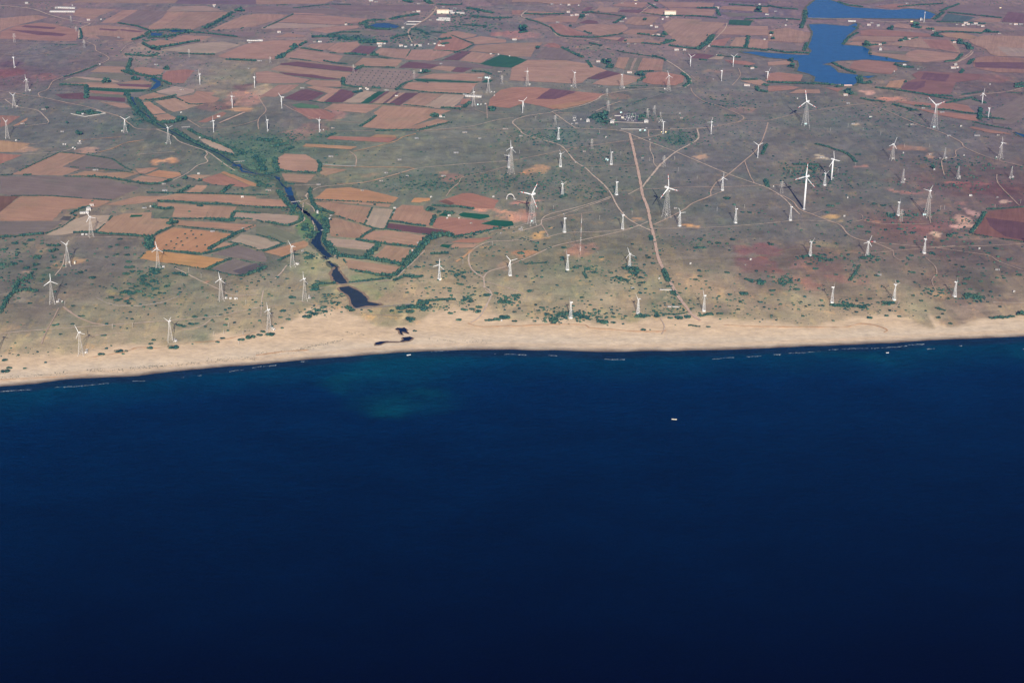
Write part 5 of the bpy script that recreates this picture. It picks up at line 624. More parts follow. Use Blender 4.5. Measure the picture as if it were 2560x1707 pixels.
def flat_poly(name, P, z, mat, color=None, orient=True, follow=False):
    P = [Vector((p[0], p[1], 0)) for p in P]
    c = sum(P, Vector()) / len(P); e = max(((P[(i + 1) % len(P)] - P[i]) for i in range(len(P))), key=lambda d: d.length)
    return P, c, math.atan2(e.y, e.x)
NAMEK = dict(G='green_crop_field', g='green_crop_field', G2='green_crop_field', v='fallow_field', w='fallow_field', W='fallow_field', s='orchard_field')
def add_poly(name, P0, z, mat, color, step=9, jit=1.2, follow=False):
    P, c, ang = flat_poly(name, P0, z, mat)
    Q = smooth_outline(P, step, jit); zz = (lambda q: float(land_z(np.array([q.x]), np.array([q.y]))[0]) + z) if follow else (lambda q: z)
    ca, sa = math.cos(-ang), math.sin(-ang)
    V = [((q.x - c.x) * ca - (q.y - c.y) * sa, (q.x - c.x) * sa + (q.y - c.y) * ca, zz(q)) for q in Q]
    T = tessellate_polygon([[Vector((v[0], v[1], 0)) for v in V]])
    T2 = []
    for a, b, d in T:
        A, B, D = V[a], V[b], V[d]; s = (B[0] - A[0]) * (D[1] - A[1]) - (B[1] - A[1]) * (D[0] - A[0])
        T2.append((a, b, d) if s > 0 else (a, d, b))
    me = bpy.data.meshes.new(name); me.from_pydata(V, [], T2); me.materials.append(mat)
    o = link(bpy.data.objects.new(name, me)); o.location = (c.x, c.y, 0); o.rotation_euler = (0, 0, ang)
    if color: o.color = (*color, 1)
    return tag(o, kind='structure')
zi = 0
FIELD_POLYS = []
for r in rows(FIELDS):
    kd = r[1]; P = [ground(*q) for q in poly([r[0]] + r[2:])]
    col = np.array([lin(c_) for c_ in FC[kd]]) * K_ALB * np.array([1 + random.uniform(-.04, .04), 1 + random.uniform(-.03, .03), (.97 if P[0].y < 4200 else 1) + random.uniform(-.03, .03)]) * random.uniform(.93, 1.07)
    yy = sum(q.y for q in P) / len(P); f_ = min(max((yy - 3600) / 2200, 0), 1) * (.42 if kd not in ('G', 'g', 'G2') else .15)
    col = col * (1 - f_) + f_ * np.array(L(148, 122, 124, K_ALB))  # far fields fade toward a mauve haze tint painted into their colour
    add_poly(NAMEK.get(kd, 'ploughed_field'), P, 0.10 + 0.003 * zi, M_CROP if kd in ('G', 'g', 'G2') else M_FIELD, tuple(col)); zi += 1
    FIELD_POLYS.append([(p.x, p.y) for p in P])

# ------------------------------------------------------------------ inland water
k = NT('still_water'); P_ = k.pos(); k.b.inputs['Base Color'].default_value = (0.006, 0.028, 0.075, 1); k.rough(0.12, 0.12); k.b.inputs['IOR'].default_value = 1.33
oi = k.n('ShaderNodeObjectInfo'); k.l(k.scale(oi.outputs['Color'], k.ramp(k.noise(P_, .05, 4), .3, .7, .85, 1.15)), k.b.inputs['Base Color'])
k.bump(k.noise(P_, 0.5, 3), 0.3, 0.6); M_WATER = k.m
WATER_POLYS = []
wn = ['reservoir', 'reservoir', 'reservoir', 'pond', 'creek_pool', 'creek_pool', 'creek_pool', 'creek_pool', 'creek_pool', 'creek_pool', 'creek_pool', 'creek_pool', 'creek_pool', 'river', 'river', 'river', 'lagoon', 'lagoon', 'tidal_pool', 'tidal_pool', 'tidal_pool']
for i, r in enumerate(rows(WATER)):
    P = [ground(*q) for q in poly(r)]; nm = wn[i] if i < len(wn) else 'pool'
    col = (0.016, 0.088, 0.215) if i < 3 else (0.010, 0.055, 0.13) if i < 13 else (0.010, 0.025, 0.044) if i < 16 else (0.024, 0.034, 0.042) if i < 18 else (0.006, 0.012, 0.03)
    add_poly(nm, P, 1.05 + 0.002 * i, M_WATER, col, step=6 if i > 12 else 12, jit=1.2 if i < 18 else 0.9, follow=i > 17)
    WATER_POLYS.append([(p.x, p.y) for p in P])

# ------------------------------------------------------------------ tracks and the road
def road_mat(name, col, edge=0.0):
    k = NT(name); P_ = k.pos(); rgb = k.n('ShaderNodeRGB'); rgb.outputs[0].default_value = (*col, 1)
    f = k.math('MULTIPLY', k.ramp(k.noise(P_, .08, 5), .3, .7, .82, 1.16), k.ramp(k.noise(P_, .6, 3), .3, .7, .9, 1.1))
    k.l(k.scale(rgb.outputs[0], f), k.b.inputs['Base Color']); k.rough(.95, .05); return k.m
RM = dict(pale=road_mat('pale_dirt', L(206, 184, 164, K_ALB)), tan=road_mat('tan_dirt', L(192, 166, 146, K_ALB)), road=road_mat('red_dirt', L(206, 176, 156, K_ALB)), ochre=road_mat('ochre_dirt', L(206, 160, 118, K_ALB)), grey=road_mat('grey_gravel', L(150, 146, 140, K_ALB)), olive=road_mat('olive_dirt', L(150, 140, 110, K_ALB)), verge=road_mat('verge_grass', L(84, 104, 88, K_ALB)))
def ribbon(P, w, z, mat, name, jit=0.5, step=8, follow=False):
    Q = []
    P = [Vector((p.x, p.y, 0)) for p in P]
    # Catmull-Rom through the points
    for i in range(len(P) - 1):
        p0 = P[max(i - 1, 0)]; p1, p2 = P[i], P[i + 1]; p3 = P[min(i + 2, len(P) - 1)]
        n = max(1, int((p2 - p1).length / step))
        for j in range(n):
            t = j / n; Q.append(0.5 * ((2 * p1) + (p2 - p0) * t + (2 * p0 - 5 * p1 + 4 * p2 - p3) * t * t + (3 * p1 - p0 - 3 * p2 + p3) * t ** 3))
    Q.append(P[-1]); V = []
    for i, q in enumerate(Q):
        d = (Q[min(i + 1, len(Q) - 1)] - Q[max(i - 1, 0)]).normalized(); s = Vector((-d.y, d.x, 0))
        ww = w / 2 * random.uniform(.78, 1.22)
        for e in (-1, 1):
            p = q + s * (e * ww + random.uniform(-jit, jit)); V.append((p.x, p.y, z + (float(land_z(np.array([p.x]), np.array([p.y]))[0]) if follow else 0)))
    F = [(2 * i, 2 * i + 2, 2 * i + 3, 2 * i + 1)[::-1] for i in range(len(Q) - 1)]
    me = bpy.data.meshes.new(name); me.from_pydata(V, [], F); me.materials.append(mat)
    return tag(link(bpy.data.objects.new(name, me)), kind='structure')
for i, r in enumerate(rows(TRACKS)):
    P = [ground(*q) for q in poly([r[0]] + r[3:])]; kd = r[2]
    ribbon(P, float(r[1]) * (.92 if kd == 'road' else .72 if kd != 'ochre' else .8), 1.25 + 0.002 * i, RM[kd], 'road' if float(r[1]) > 5.5 else 'sand_ledge' if kd == 'ochre' and r[0] in '4567' else 'dirt_track', jit=.4 if kd != 'ochre' else 1.0, follow=kd == 'ochre')

# damp banks round the pools, and the thin creek that joins them
RM['bank'] = road_mat('damp_bank', L(108, 112, 92, K_ALB)); RM['mud'] = road_mat('mud_bank', L(150, 128, 106, K_ALB))
for i, P in enumerate(WATER_POLYS):
    Q = [Vector((x, y, 0)) for x, y in P]; Q.append(Q[0])
    if i < 18: ribbon(Q, 13 if i < 3 else 9, 1.035 + .0005 * i, RM['bank' if i < 16 else 'mud'], 'water_bank', jit=2.0, step=7)
    else: ribbon(Q, 5, .035, RM['mud'], 'water_bank', jit=1.0, step=5, follow=True)
CR = [at(0, u, v) for u, v in ((1060, 800), (1110, 880), (1180, 930), (1235, 980), (1330, 1035), (1440, 1092), (1600, 1172), (1760, 1240), (1880, 1320), (2048, 1395))] + [at(1, u, v) for u, v in ((90, 1402), (170, 1432), (215, 1490), (262, 1520))]
ribbon(CR, 26, 1.03, RM['verge'], 'grass_verge', jit=5, step=10)
o = ribbon(CR, 3.6, 1.2, M_WATER, 'creek', jit=.8, step=8); o.color = (0.010, 0.030, 0.055, 1)
# ------------------------------------------------------------------ foliage
k = NT('foliage'); P_ = k.pos(); a_ = k.n('ShaderNodeAttribute', attribute_name='col')
k.l(k.scale(a_.outputs['Color'], k.ramp(k.noise(P_, 1.3, 3), .3, .7, .75, 1.25)), k.b.inputs['Base Color']); k.rough(.8, .1)
k.bump(k.noise(P_, 1.6, 3), .6, .6)
M_FOL = k.m
k = NT('bush_foliage'); P_ = k.pos(); a_ = k.n('ShaderNodeAttribute', attribute_name='col'); oi = k.n('ShaderNodeObjectInfo')
c = k.scale(a_.outputs['Color'], k.math('MULTIPLY', k.ramp(k.noise(P_, .9, 4), .3, .7, .7, 1.3), k.ramp(oi.outputs['Random'], 0, 1, .8, 1.25)))
k.l(c, k.b.inputs['Base Color']); k.rough(.8, .1); M_BUSH = k.m
def ico(sub):
    import bmesh
    bm = bmesh.new(); bmesh.ops.create_icosphere(bm, subdivisions=sub, radius=1.0)
    V = np.array([v.co[:] for v in bm.verts]); F = np.array([[v.index for v in f.verts] for f in bm.faces]); bm.free(); return V, F
I1 = ico(1); I2 = ico(2)
GREEN = np.array([0.028, 0.082, 0.060]); OLIVE = np.array([0.050, 0.092, 0.058]); DARK = np.array([0.015, 0.050, 0.044])
def blobs(items, base=I1, rough=.28, seed=0, tint=None):
    """items: rows x y z rx ry rz ; returns merged arrays"""
    r = np.random.default_rng(seed); it = np.asarray(items, float); n = len(it); V0, F0 = base; nv = len(V0)
    J = 1 + rough * (r.random((n, nv)) - .5) * 2
    V = V0[None] * J[..., None]; a = r.random(n) * 6.283; ca, sa = np.cos(a)[:, None], np.sin(a)[:, None]
    V = np.stack([V[..., 0] * ca - V[..., 1] * sa, V[..., 0] * sa + V[..., 1] * ca, V[..., 2]], -1)
    V = V * it[:, None, 3:6] + it[:, None, 0:3]
    F = (F0[None] + (np.arange(n) * nv)[:, None, None]).reshape(-1, 3)
    t = r.random(n)[:, None]; c = GREEN * (1 - t) + OLIVE * t if tint is None else np.tile(tint, (n, 1))
    dk = (r.random(n) < .35)[:, None]; c = np.where(dk, DARK * (.8 + .5 * r.random((n, 1))), c) * (.8 + .45 * r.random((n, 1)))
    Cc = np.repeat(c, nv, 0) * (0.85 + .3 * r.random((n * nv, 1)))
    return V.reshape(-1, 3), F, Cc
def fol_obj(name, items, base=I1, seed=0, mat=None, tint=None, rough=.28):
    V, F, Cc = blobs(items, base, rough, seed, tint); me = mesh_np(name, V, F, mat or M_FOL); vcol(me, Cc)
    return bpy.data.objects.new(name, me)

REG = []           # things waiting for a label: obj, noun, (px,py), group, category
def reg(o, noun, p, cat, group=None):
    q = project(p); REG.append((o, noun, q, cat, group)); return o

hed = []
for hi, r in enumerate(rows(HEDGES)):
    w, h = float(r[1]), float(r[2]); P = [ground(*q) for q in poly([r[0]] + r[3:])]
    items = []
    for a, b in zip(P[:-1], P[1:]):
        L_ = (b - a).length; d = (b - a) / max(L_, .01); s = Vector((-d.y, d.x, 0)); t = 0
        while t < L_:
            q = a + d * t; dens = float(vnoise(np.array([q.x]), np.array([q.y]), 25, 81)[0])
            if dens > (.22 if w < 5 else .12 if w < 10 else -1):
                for m_ in range(1 if w < 6 else 2 if w < 11 else 4):
                    rr = random.uniform(1.1, 2.4) * (0.55 + w / 14) * (.7 + .6 * dens)
                    off = random.gauss(0, w * .26)
                    hh = h * random.uniform(.45, 1.0) * .62
                    items.append((q.x + s.x * off + random.uniform(-1, 1), q.y + s.y * off + random.uniform(-1, 1), hh * .6, rr, rr, hh))
            t += 1.5 * (0.5 + w / 12) * random.uniform(.7, 1.5)
    if not items: continue
    c = sum(P, Vector()) / len(P); size = len(items) * w / max(200, c.y) ** 1
    hed.append((size, hi, w, h, P, items, c))
hed.sort(key=lambda e: -e[0])
rest = []
for n_, (size, hi, w, h, P, items, c) in enumerate(hed):
    if w >= 4.5: ribbon(P, w * 1.15, 1.12 + .0005 * hi, RM['verge'], 'grass_verge', jit=w * .16)
    if n_ >= 290: rest += items; continue
    it = np.array(items); it[:, 0] -= c.x; it[:, 1] -= c.y
    big = w >= 10
    o = link(fol_obj('tree_belt' if big else 'hedge', it, I1, hi)); o.location = (c.x, c.y, 1.0)
    reg(o, ('belt of dark green trees' if h > 5 else 'clump of dark green scrub') if big else ('bushy dark green hedge' if w >= 6 else 'thin dark green hedge'), c, 'tree belt' if big else 'hedge', 'tree belts and thickets' if big else 'hedges between the fields')
if rest:
    o = link(fol_obj('hedgerows', rest, I1, 5)); tag(o, 'thin green hedgerows between the farthest fields', 'hedge', kind='stuff')

# single bushes: six moulds, copied
moulds = []
for s in range(7):
    items = []; n = random.randint(7, 12)
    for i in range(n):
        a = random.random() * 6.283; d = random.random() ** .6 * .68
        items.append((d * math.cos(a) * 1.0, d * math.sin(a) * .85, .24 * random.uniform(.6, 1), .36 * random.uniform(.7, 1.25), .36 * random.uniform(.7, 1.25), .34 * random.uniform(.6, 1.2)))
    V, F, Cc = blobs(items, I2, .22, 100 + s)
    leaf = []                                                # loose leaf sprays round the rim
    for i in range(90):
        a = random.random() * 6.283; q = random.uniform(.75, 1.08); z = random.uniform(.02, .45)
        leaf.append((q * math.cos(a) * (1 - z * .5), q * math.sin(a) * .88 * (1 - z * .5), z, .07, .07, .05))
    V2, F2, C2 = blobs(leaf, (np.array([[0, 0, 1], [1, 0, -.5], [-.5, .86, -.5], [-.5, -.86, -.5]]), np.array([[0, 1, 2], [0, 2, 3], [0, 3, 1], [1, 3, 2]])), .3, 200 + s)
    F2 = F2 + len(V); me = mesh_np('bush', np.concatenate([V, V2]), np.concatenate([F, F2]), M_BUSH); vcol(me, np.concatenate([Cc, C2])); moulds.append(me)
cand = []
for r in [s.split() for s in BUSHES.split('\n') if s.strip()]:
    t = int(r[0]); n = [float(x) for x in r[1:]]
    for i in range(0, len(n), 3):
        u, v, w = n[i:i + 3]
        if w <= 0: continue
        p = at(t, u, v + w * .10); cand.append((w * mpp(t, u, v) * .56, p, w, t))
cand.sort(key=lambda e: -e[2] * 1.0)
few = []
for n_, (rad, p, w, t) in enumerate(cand):
    z = float(land_z(np.array([p.x]), np.array([p.y]))[0])
    if n_ < 300:
        o = link(bpy.data.objects.new('bush', random.choice(moulds))); o.location = (p.x, p.y, z - .1)
        o.scale = (rad, rad * random.uniform(.8, 1.15), rad * random.uniform(.60, .85)); o.rotation_euler = (0, 0, random.uniform(-.4, .4) + random.choice((0, math.pi)))
        reg(o, ('large' if w > 48 else 'middling' if w > 32 else 'small') + ' dark green bush', p, 'bush', 'bushes on the scrub')
    else: few.append((p.x, p.y, z + rad * .2, rad, rad * .9, rad * .55))
# the uncountable low scrub everywhere
def inside(x, y, P):
    P = np.array(P); n = len(P); r_ = np.zeros(len(x), bool); j = n - 1
    if P[:, 0].max() < x.min() or P[:, 0].min() > x.max(): return r_
    for i in range(n):
        c1 = (P[i, 1] > y) != (P[j, 1] > y)
        with np.errstate(divide='ignore', invalid='ignore'):
            r_ ^= c1 & (x < (P[j, 0] - P[i, 0]) * (y - P[i, 1]) / (P[j, 1] - P[i, 1] + 1e-9) + P[i, 0])
        j = i
    return r_
N = 80000
xs = rng.uniform(-1900, 1950, N); ys = rng.uniform(2450, 6800, N)
dens = fbm(xs, ys, 170, 91, 4) * .6 + fbm(xs, ys, 40, 92, 3) * .4
keep = (dens > .43 + .22 * rng.random(N)) & (ys > inner_y(xs) + 8)
xs, ys, dens = xs[keep], ys[keep], dens[keep]
bad = np.zeros(len(xs), bool)
for P in FIELD_POLYS + WATER_POLYS: bad |= inside(xs, ys, P)
xs, ys = xs[~bad], ys[~bad]
rr = .6 + 2.1 * rng.random(len(xs)) ** 2.2
rr = rr * (1 + .35 * (ys < 4000))
items = list(np.stack([xs, ys, rr * .12, rr, rr, rr * .5], 1))
# extra thickets read off the photograph: tile u v half-width half-height count radius
for t, u, v, ru, rv, n, R_ in ((5, 1000, 800, 0, 0, 0, 1), (6, 600, 960, 260, 50, 120, 2.2), (6, 350, 950, 200, 60, 90, 2.2), (6, 1250, 910, 200, 45, 60, 1.8), (4, 1150, 700, 250, 160, 70, 2.4), (4, 150, 480, 200, 130, 60, 2.6), (4, 180, 700, 140, 90, 60, 2.6), (4, 1230, 600, 60, 40, 30, 2.4), (5, 500, 925, 150, 50, 60, 2), (5, 590, 830, 120, 70, 40, 2), (5, 1380, 890, 250, 40, 60, 2.2), (5, 1690, 830, 80, 60, 40, 2.2), (5, 2000, 840, 100, 60, 50, 2.6), (5, 1650, 620, 150, 60, 40, 2.2), (5, 480, 480, 260, 60, 50, 2), (5, 60, 560, 200, 80, 30, 1.8), (5, 480, 250, 90, 170, 160, 2.2), (5, 300, 120, 110, 110, 110, 2.2),
        (6, 980, 600, 100, 90, 70, 2.2), (6, 880, 670, 120, 30, 40, 2), (6, 620, 590, 140, 40, 40, 2), (6, 1150, 400, 60, 300, 50, 1.8), (6, 1290, 780, 60, 160, 40, 1.8), (6, 200, 540, 240, 20, 30, 1.6), (6, 1500, 380, 280, 60, 50, 2), (7, 150, 690, 100, 60, 60, 2.4), (7, 430, 495, 200, 45, 60, 2.4), (7, 650, 870, 160, 40, 60, 2.4), (7, 1650, 810, 120, 40, 60, 2.4), (7, 850, 500, 120, 50, 40, 2.2), (7, 1350, 770, 150, 50, 50, 2), (7, 700, 600, 80, 110, 50, 1.8), (7, 1550, 240, 160, 90, 50, 2), (7, 1100, 160, 250, 30, 50, 2.2),
        (3, 300, 1380, 280, 100, 220, 2.6), (3, 500, 1470, 300, 80, 120, 2.2), (3, 900, 900, 600, 120, 260, 2.2), (3, 1500, 1310, 500, 60, 160, 2.4), (3, 1400, 1480, 600, 90, 160, 2), (3, 1850, 930, 220, 60, 120, 2.4), (2, 1350, 1110, 220, 70, 200, 2.6), (2, 300, 1100, 330, 80, 260, 2.6), (2, 1700, 820, 250, 60, 110, 2.4), (2, 700, 1250, 400, 120, 140, 2.2), (2, 200, 1470, 330, 90, 180, 2.4), (2, 650, 1540, 300, 60, 100, 2.2), (2, 700, 960, 120, 60, 60, 3.2), (2, 1050, 940, 110, 40, 50, 2.8), (2, 1480, 960, 300, 60, 60, 2), (2, 560, 400, 250, 60, 60, 2.4),
        (1, 130, 1200, 240, 130, 150, 2.4), (1, 70, 1400, 190, 140, 150, 2.4), (1, 300, 1100, 220, 60, 90, 2.4), (1, 1350, 1480, 420, 90, 260, 2.4), (1, 1850, 1450, 220, 90, 140, 2.4), (1, 1700, 210, 260, 60, 160, 3), (1, 1650, 120, 280, 60, 200, 3), (1, 750, 310, 330, 50, 200, 3.2), (1, 1250, 300, 200, 60, 120, 2.8), (1, 930, 200, 130, 40, 90, 3), (1, 1500, 340, 70, 40, 70, 3), (0, 1950, 1260, 150, 180, 120, 2.4), (0, 1750, 1140, 280, 110, 120, 2.4), (0, 1150, 900, 110, 160, 200, 2.6), (0, 1230, 640, 110, 80, 110, 2.6), (0, 1150, 440, 220, 40, 120, 2.6), (0, 1750, 190, 200, 90, 160, 3), (0, 1250, 300, 200, 50, 120, 3), (0, 780, 740, 0, 0, 0, 1)):
    c = at(t, u, v)
    if n == 0: continue
    a = (at(t, u + ru, v) - c).length; b = (at(t, u, v - rv) - at(t, u, v + rv)).length / 2
    A = rng.normal(0, .5, (n, 2)); x_, y_ = c.x + A[:, 0] * a, c.y + A[:, 1] * b
    bad = np.zeros(n, bool)
    for P in FIELD_POLYS + WATER_POLYS: bad |= inside(x_, y_, P)
    bad |= y_ < shore_y(x_) + 60
    for x, y in zip(x_[~bad], y_[~bad]):
        q = R_ * random.uniform(.5, 1.35) ** 1.2; items.append((x, y, q * .2, q, q * .9, q * random.uniform(.45, .75)))
items += few
o = link(fol_obj('scrub', items, I1, 9)); tag(o, 'low dark green thorn scrub dotted over the dry ground', 'scrub', kind='stuff')
# saplings in the two dotted fields: countable rows of small trees
k = 0
orch = fol_obj('orchard_tree', [(0, 0, .9, 1.3, 1.3, .9), (.5, .3, 1.3, .8, .8, .7)], I1, 3)
tr = MB(); tr.bar((0, 0, 0), (0, 0, 1.0), .25); trunk_me = tr.mesh('trunk', plain('bark', (.10, .08, .06)))
def sapling(p, s, noun, grp):
    e = empty('sapling', (p.x, p.y, .9)); e.scale = (s, s, s)
    a = link(bpy.data.objects.new('crown', orch.data), e); link(bpy.data.objects.new('trunk', trunk_me), e)
    reg(e, noun, p, 'sapling', grp)
for u, v in ((1480, 312), (1545, 316), (1610, 318), (1420, 344), (1497, 345), (1565, 345), (1368, 371), (1450, 371), (1410, 393), (1460, 402), (1530, 288), (1575, 412), (1640, 400), (1330, 400), (1395, 425)):
    sapling(at(4, u, v), 1.6, 'small dark palm sapling', 'palm saplings in the orange field')
for i in range(11):
    for j in range(7):
        u = 790 + i * 46 - j * 14 + random.uniform(-5, 5); v = 565 + j * 19 + i * 2.5
        if u < 1290 - j * 20: sapling(at(1, u, v), 1.3, 'tiny tree in the dotted orchard field', 'rows of young trees in the orchard field')

# line of dark weed and pebbles washed up on the beach
deb = []
for t, u0, v0, u1, v1, n in ((4, 0, 1452, 545, 1410, 90), (4, 690, 1392, 985, 1388, 70), (4, 1040, 1382, 1600, 1330, 130), (4, 1640, 1322, 2048, 1290, 100), (5, 0, 1262, 360, 1235, 50), (5, 330, 1230, 700, 1150, 160), (5, 1380, 1150, 1900, 1165, 60), (5, 720, 1090, 870, 1110, 30), (4, 1100, 1365, 1500, 1345, 40)):
    for i in range(n):
        q = random.random(); p = at(t, u0 + (u1 - u0) * q, v0 + (v1 - v0) * q + random.gauss(0, 7)); s = random.uniform(.25, .8)
        deb.append((p.x, p.y, float(land_z(np.array([p.x]), np.array([p.y]))[0]) + .05, s * 1.5, s, .3))
o = link(fol_obj('beach_weed', deb, I1, 13, tint=np.array([.10, .10, .07]))); tag(o, 'line of dark dried weed washed up on the sand', 'seaweed', kind='stuff')
# ------------------------------------------------------------------ wind turbines
M_WHITE = plain('white_paint', (.66, .66, .65), .45, .4, .04)
M_RED = plain('red_paint', (.62, .05, .04), .5, .3, .05)
M_STEEL = plain('galvanised_steel', (.42, .41, .39), .5, .4, .10)
M_WSTEEL = plain('white_steel', (.66, .66, .64), .5, .4, .06)
M_BSTEEL = plain('beige_steel', (.48, .45, .41), .5, .4, .08)
M_CONC = plain('concrete', (.38, .36, .33), .9, .1, .12)
M_WALL = plain('whitewash', (.46, .44, .41), .85, .1, .08); M_CREAM = plain('cream_wall', (.58, .53, .42), .85, .1, .06)
M_GWALL = plain('grey_wall', (.24, .235, .23), .9, .1, .12); M_TILE = plain('clay_roof', (.42, .30, .24), .85, .1, .15); M_DARK = plain('dark_opening', (.03, .035, .045), .5, .3)
M_CYAN = plain('pale_cyan_wall', (.50, .74, .74), .8, .1, .05); M_YEL = plain('yellow_wall', (.85, .70, .38), .8, .1, .05); M_SLAB = plain('roof_slab', (.36, .34, .31), .9, .1, .1)
M_RUB = plain('rubble_wall', (.25, .22, .19), .95, .05, .2); M_RROOF = plain('red_tile_roof', (.42, .28, .20), .85, .1, .12)
def lattice(h, wb, wt, leg, brace, nseg):
    m = MB(); c = lambda z: (wb + (wt - wb) * (z / h) ** .8) / 2
    zs = [h * (1 - (1 - i / nseg) ** 1.18) for i in range(nseg + 1)]
    for i in range(nseg):
        a, b = zs[i], zs[i + 1]; ca, cb = c(a), c(b); lw = leg * (1 - .35 * i / nseg)
        K = [(-1, -1), (1, -1), (1, 1), (-1, 1)]
        for q in range(4):
            x, y = K[q]; x2, y2 = K[(q + 1) % 4]
            m.bar((x * ca, y * ca, a), (x * cb, y * cb, b), lw * 1.25)
            m.bar((x * ca, y * ca, a), (x2 * cb, y2 * cb, b), brace); m.bar((x2 * ca, y2 * ca, a), (x * cb, y * cb, b), brace)
            m.bar((x * cb, y * cb, b), (x2 * cb, y2 * cb, b), brace)
    return m
TT = dict(  # height, tower mesh, parts
    T=30.0, A=41.0, B=30.0, DL=66.0, DT=75.0, M=50.0, N=60.0, X=30.0)
m = MB(); m.bar((0, 0, 0), (0, 0, 30), 2.0, 0, 1.15, 14); m.bar((0, 0, 0), (0, 0, .5), 3.0, 0, 3.0, 14); tw_T = m.mesh('tower', M_WHITE)
tw_A = lattice(41, 9.2, 1.6, .30, .12, 10).mesh('tower', M_BSTEEL)
tw_B = lattice(30, 5.4, 1.0, .30, .12, 10).mesh('tower', M_WSTEEL)
tw_DL = lattice(66, 14.5, 2.4, .40, .16, 13).mesh('tower', M_STEEL)
tw_N = lattice(60, 11.5, 2.0, .36, .15, 13).mesh('tower', M_BSTEEL)
tw_X = lattice(30, 6.0, .8, .28, .13, 9).mesh('tower', M_STEEL)
m = MB(); m.bar((0, 0, 0), (0, 0, 75), 4.8, 0, 2.9, 20); m.bar((0, 0, 0), (0, 0, .7), 6.5, 0, 6.5, 20); tw_DT = m.mesh('tower', M_WHITE)
m = MB(); m.bar((0, 0, 0), (0, 0, 50), 3.8, 0, 2.3, 18); tw_M = m.mesh('tower', M_WHITE)
for me_ in (tw_T, tw_DT, tw_M): me_.polygons.foreach_set('use_smooth', [len(p.vertices) == 4 for p in me_.polygons])
TOWER = dict(T=tw_T, A=tw_A, B=tw_B, DL=tw_DL, N=tw_N, X=tw_X, DT=tw_DT, M=tw_M)
def blade(R, ch, red):
    m = MB(); st = [(0, .35, .35), (.05, .38, .36), (.13, .8, .30), (.22, 1.0, .24), (.4, .86, .18), (.62, .70, .13), (.655, .68, .12), (.72, .64, .11), (.80, .58, .10), (.92, .46, .07), (1.0, .20, .03)]
    if not red: st = [(a, max(b, .55 if a > .5 else b), c_) for a, b, c_ in st]
    rings = []
    for f, w, th in st:
        tw = math.radians(16 * (1 - f) ** 1.5); z = f * R; ring = []
        for (x, y) in ((-.32, 0), (-.1, .5), (.25, .42), (.68, 0), (.25, -.3), (-.1, -.42)):
            X, Y = x * w * ch, y * th * ch * 1.6; ring.append((X * math.cos(tw) - Y * math.sin(tw), X * math.sin(tw) + Y * math.cos(tw), z))
        rings.append(ring)
    for i in range(len(st) - 1):
        f = (st[i][0] + st[i + 1][0]) / 2; mi = 1 if red and (f > .93 or .65 < f < .74) else 0
        base = rings[i] + rings[i + 1]; m.add(base, [(j, (j + 1) % 6, 6 + (j + 1) % 6, 6 + j) for j in range(6)], mi)
    m.add(rings[-1], [(0, 1, 2, 3, 4, 5)], 1 if red else 0); m.add(rings[0], [(5, 4, 3, 2, 1, 0)])
    return m.mesh('blade', [M_WHITE, M_RED])
BL = dict(T=blade(14, 1.15, False), A=blade(14, 1.15, False), B=blade(14, 1.12, False), N=blade(14, 1.15, False), M=blade(14, 1.35, False), DL=blade(14, 1.2, True), DT=blade(14, 1.2, True))
m = MB(); m.box((0, 1.4, 0), (1.6, 4.0, 1.6), taper=.86); m.box((0, -.9, 0), (1.2, .6, 1.2)); nac_s = m.mesh('nacelle', M_WHITE)
m = MB(); m.box((0, 3.6, .2), (3.6, 9.6, 3.6), taper=.82); m.box((0, -1.6, 0), (2.8, 1.0, 2.8)); nac_b = m.mesh('nacelle', M_WHITE)
m = MB(); m.bar((0, -.6, 0), (0, .8, 0), .9, 0, 1.7, 10); hub_s = m.mesh('rotor_hub', M_WHITE)
CATN = dict(T='white tubular turbine', A='tapering lattice turbine', B='small white lattice turbine', DL='lattice turbine', DT='turbine', M='turbine', N='turbine', X='bare lattice tower')
def fit(center, R, tips):
    best = None
    for yd in range(-85, 86, 5):
        y = math.radians(yd); h = Vector((math.cos(y), math.sin(y), 0))
        for pd in range(0, 120, 4):
            pr = []
            for q in range(3):
                a = math.radians(pd + 120 * q); pr.append(project(center + (h * math.sin(a) + Vector((0, 0, math.cos(a)))) * R))
            e = sum(min((p[0] - t[0]) ** 2 + (p[1] - t[1]) ** 2 for p in pr) for t in tips) + (0.6 if yd > 0 else 0)
            if best is None or e < best[0]: best = (e, y, math.radians(pd))
    return best
PADS = MB()
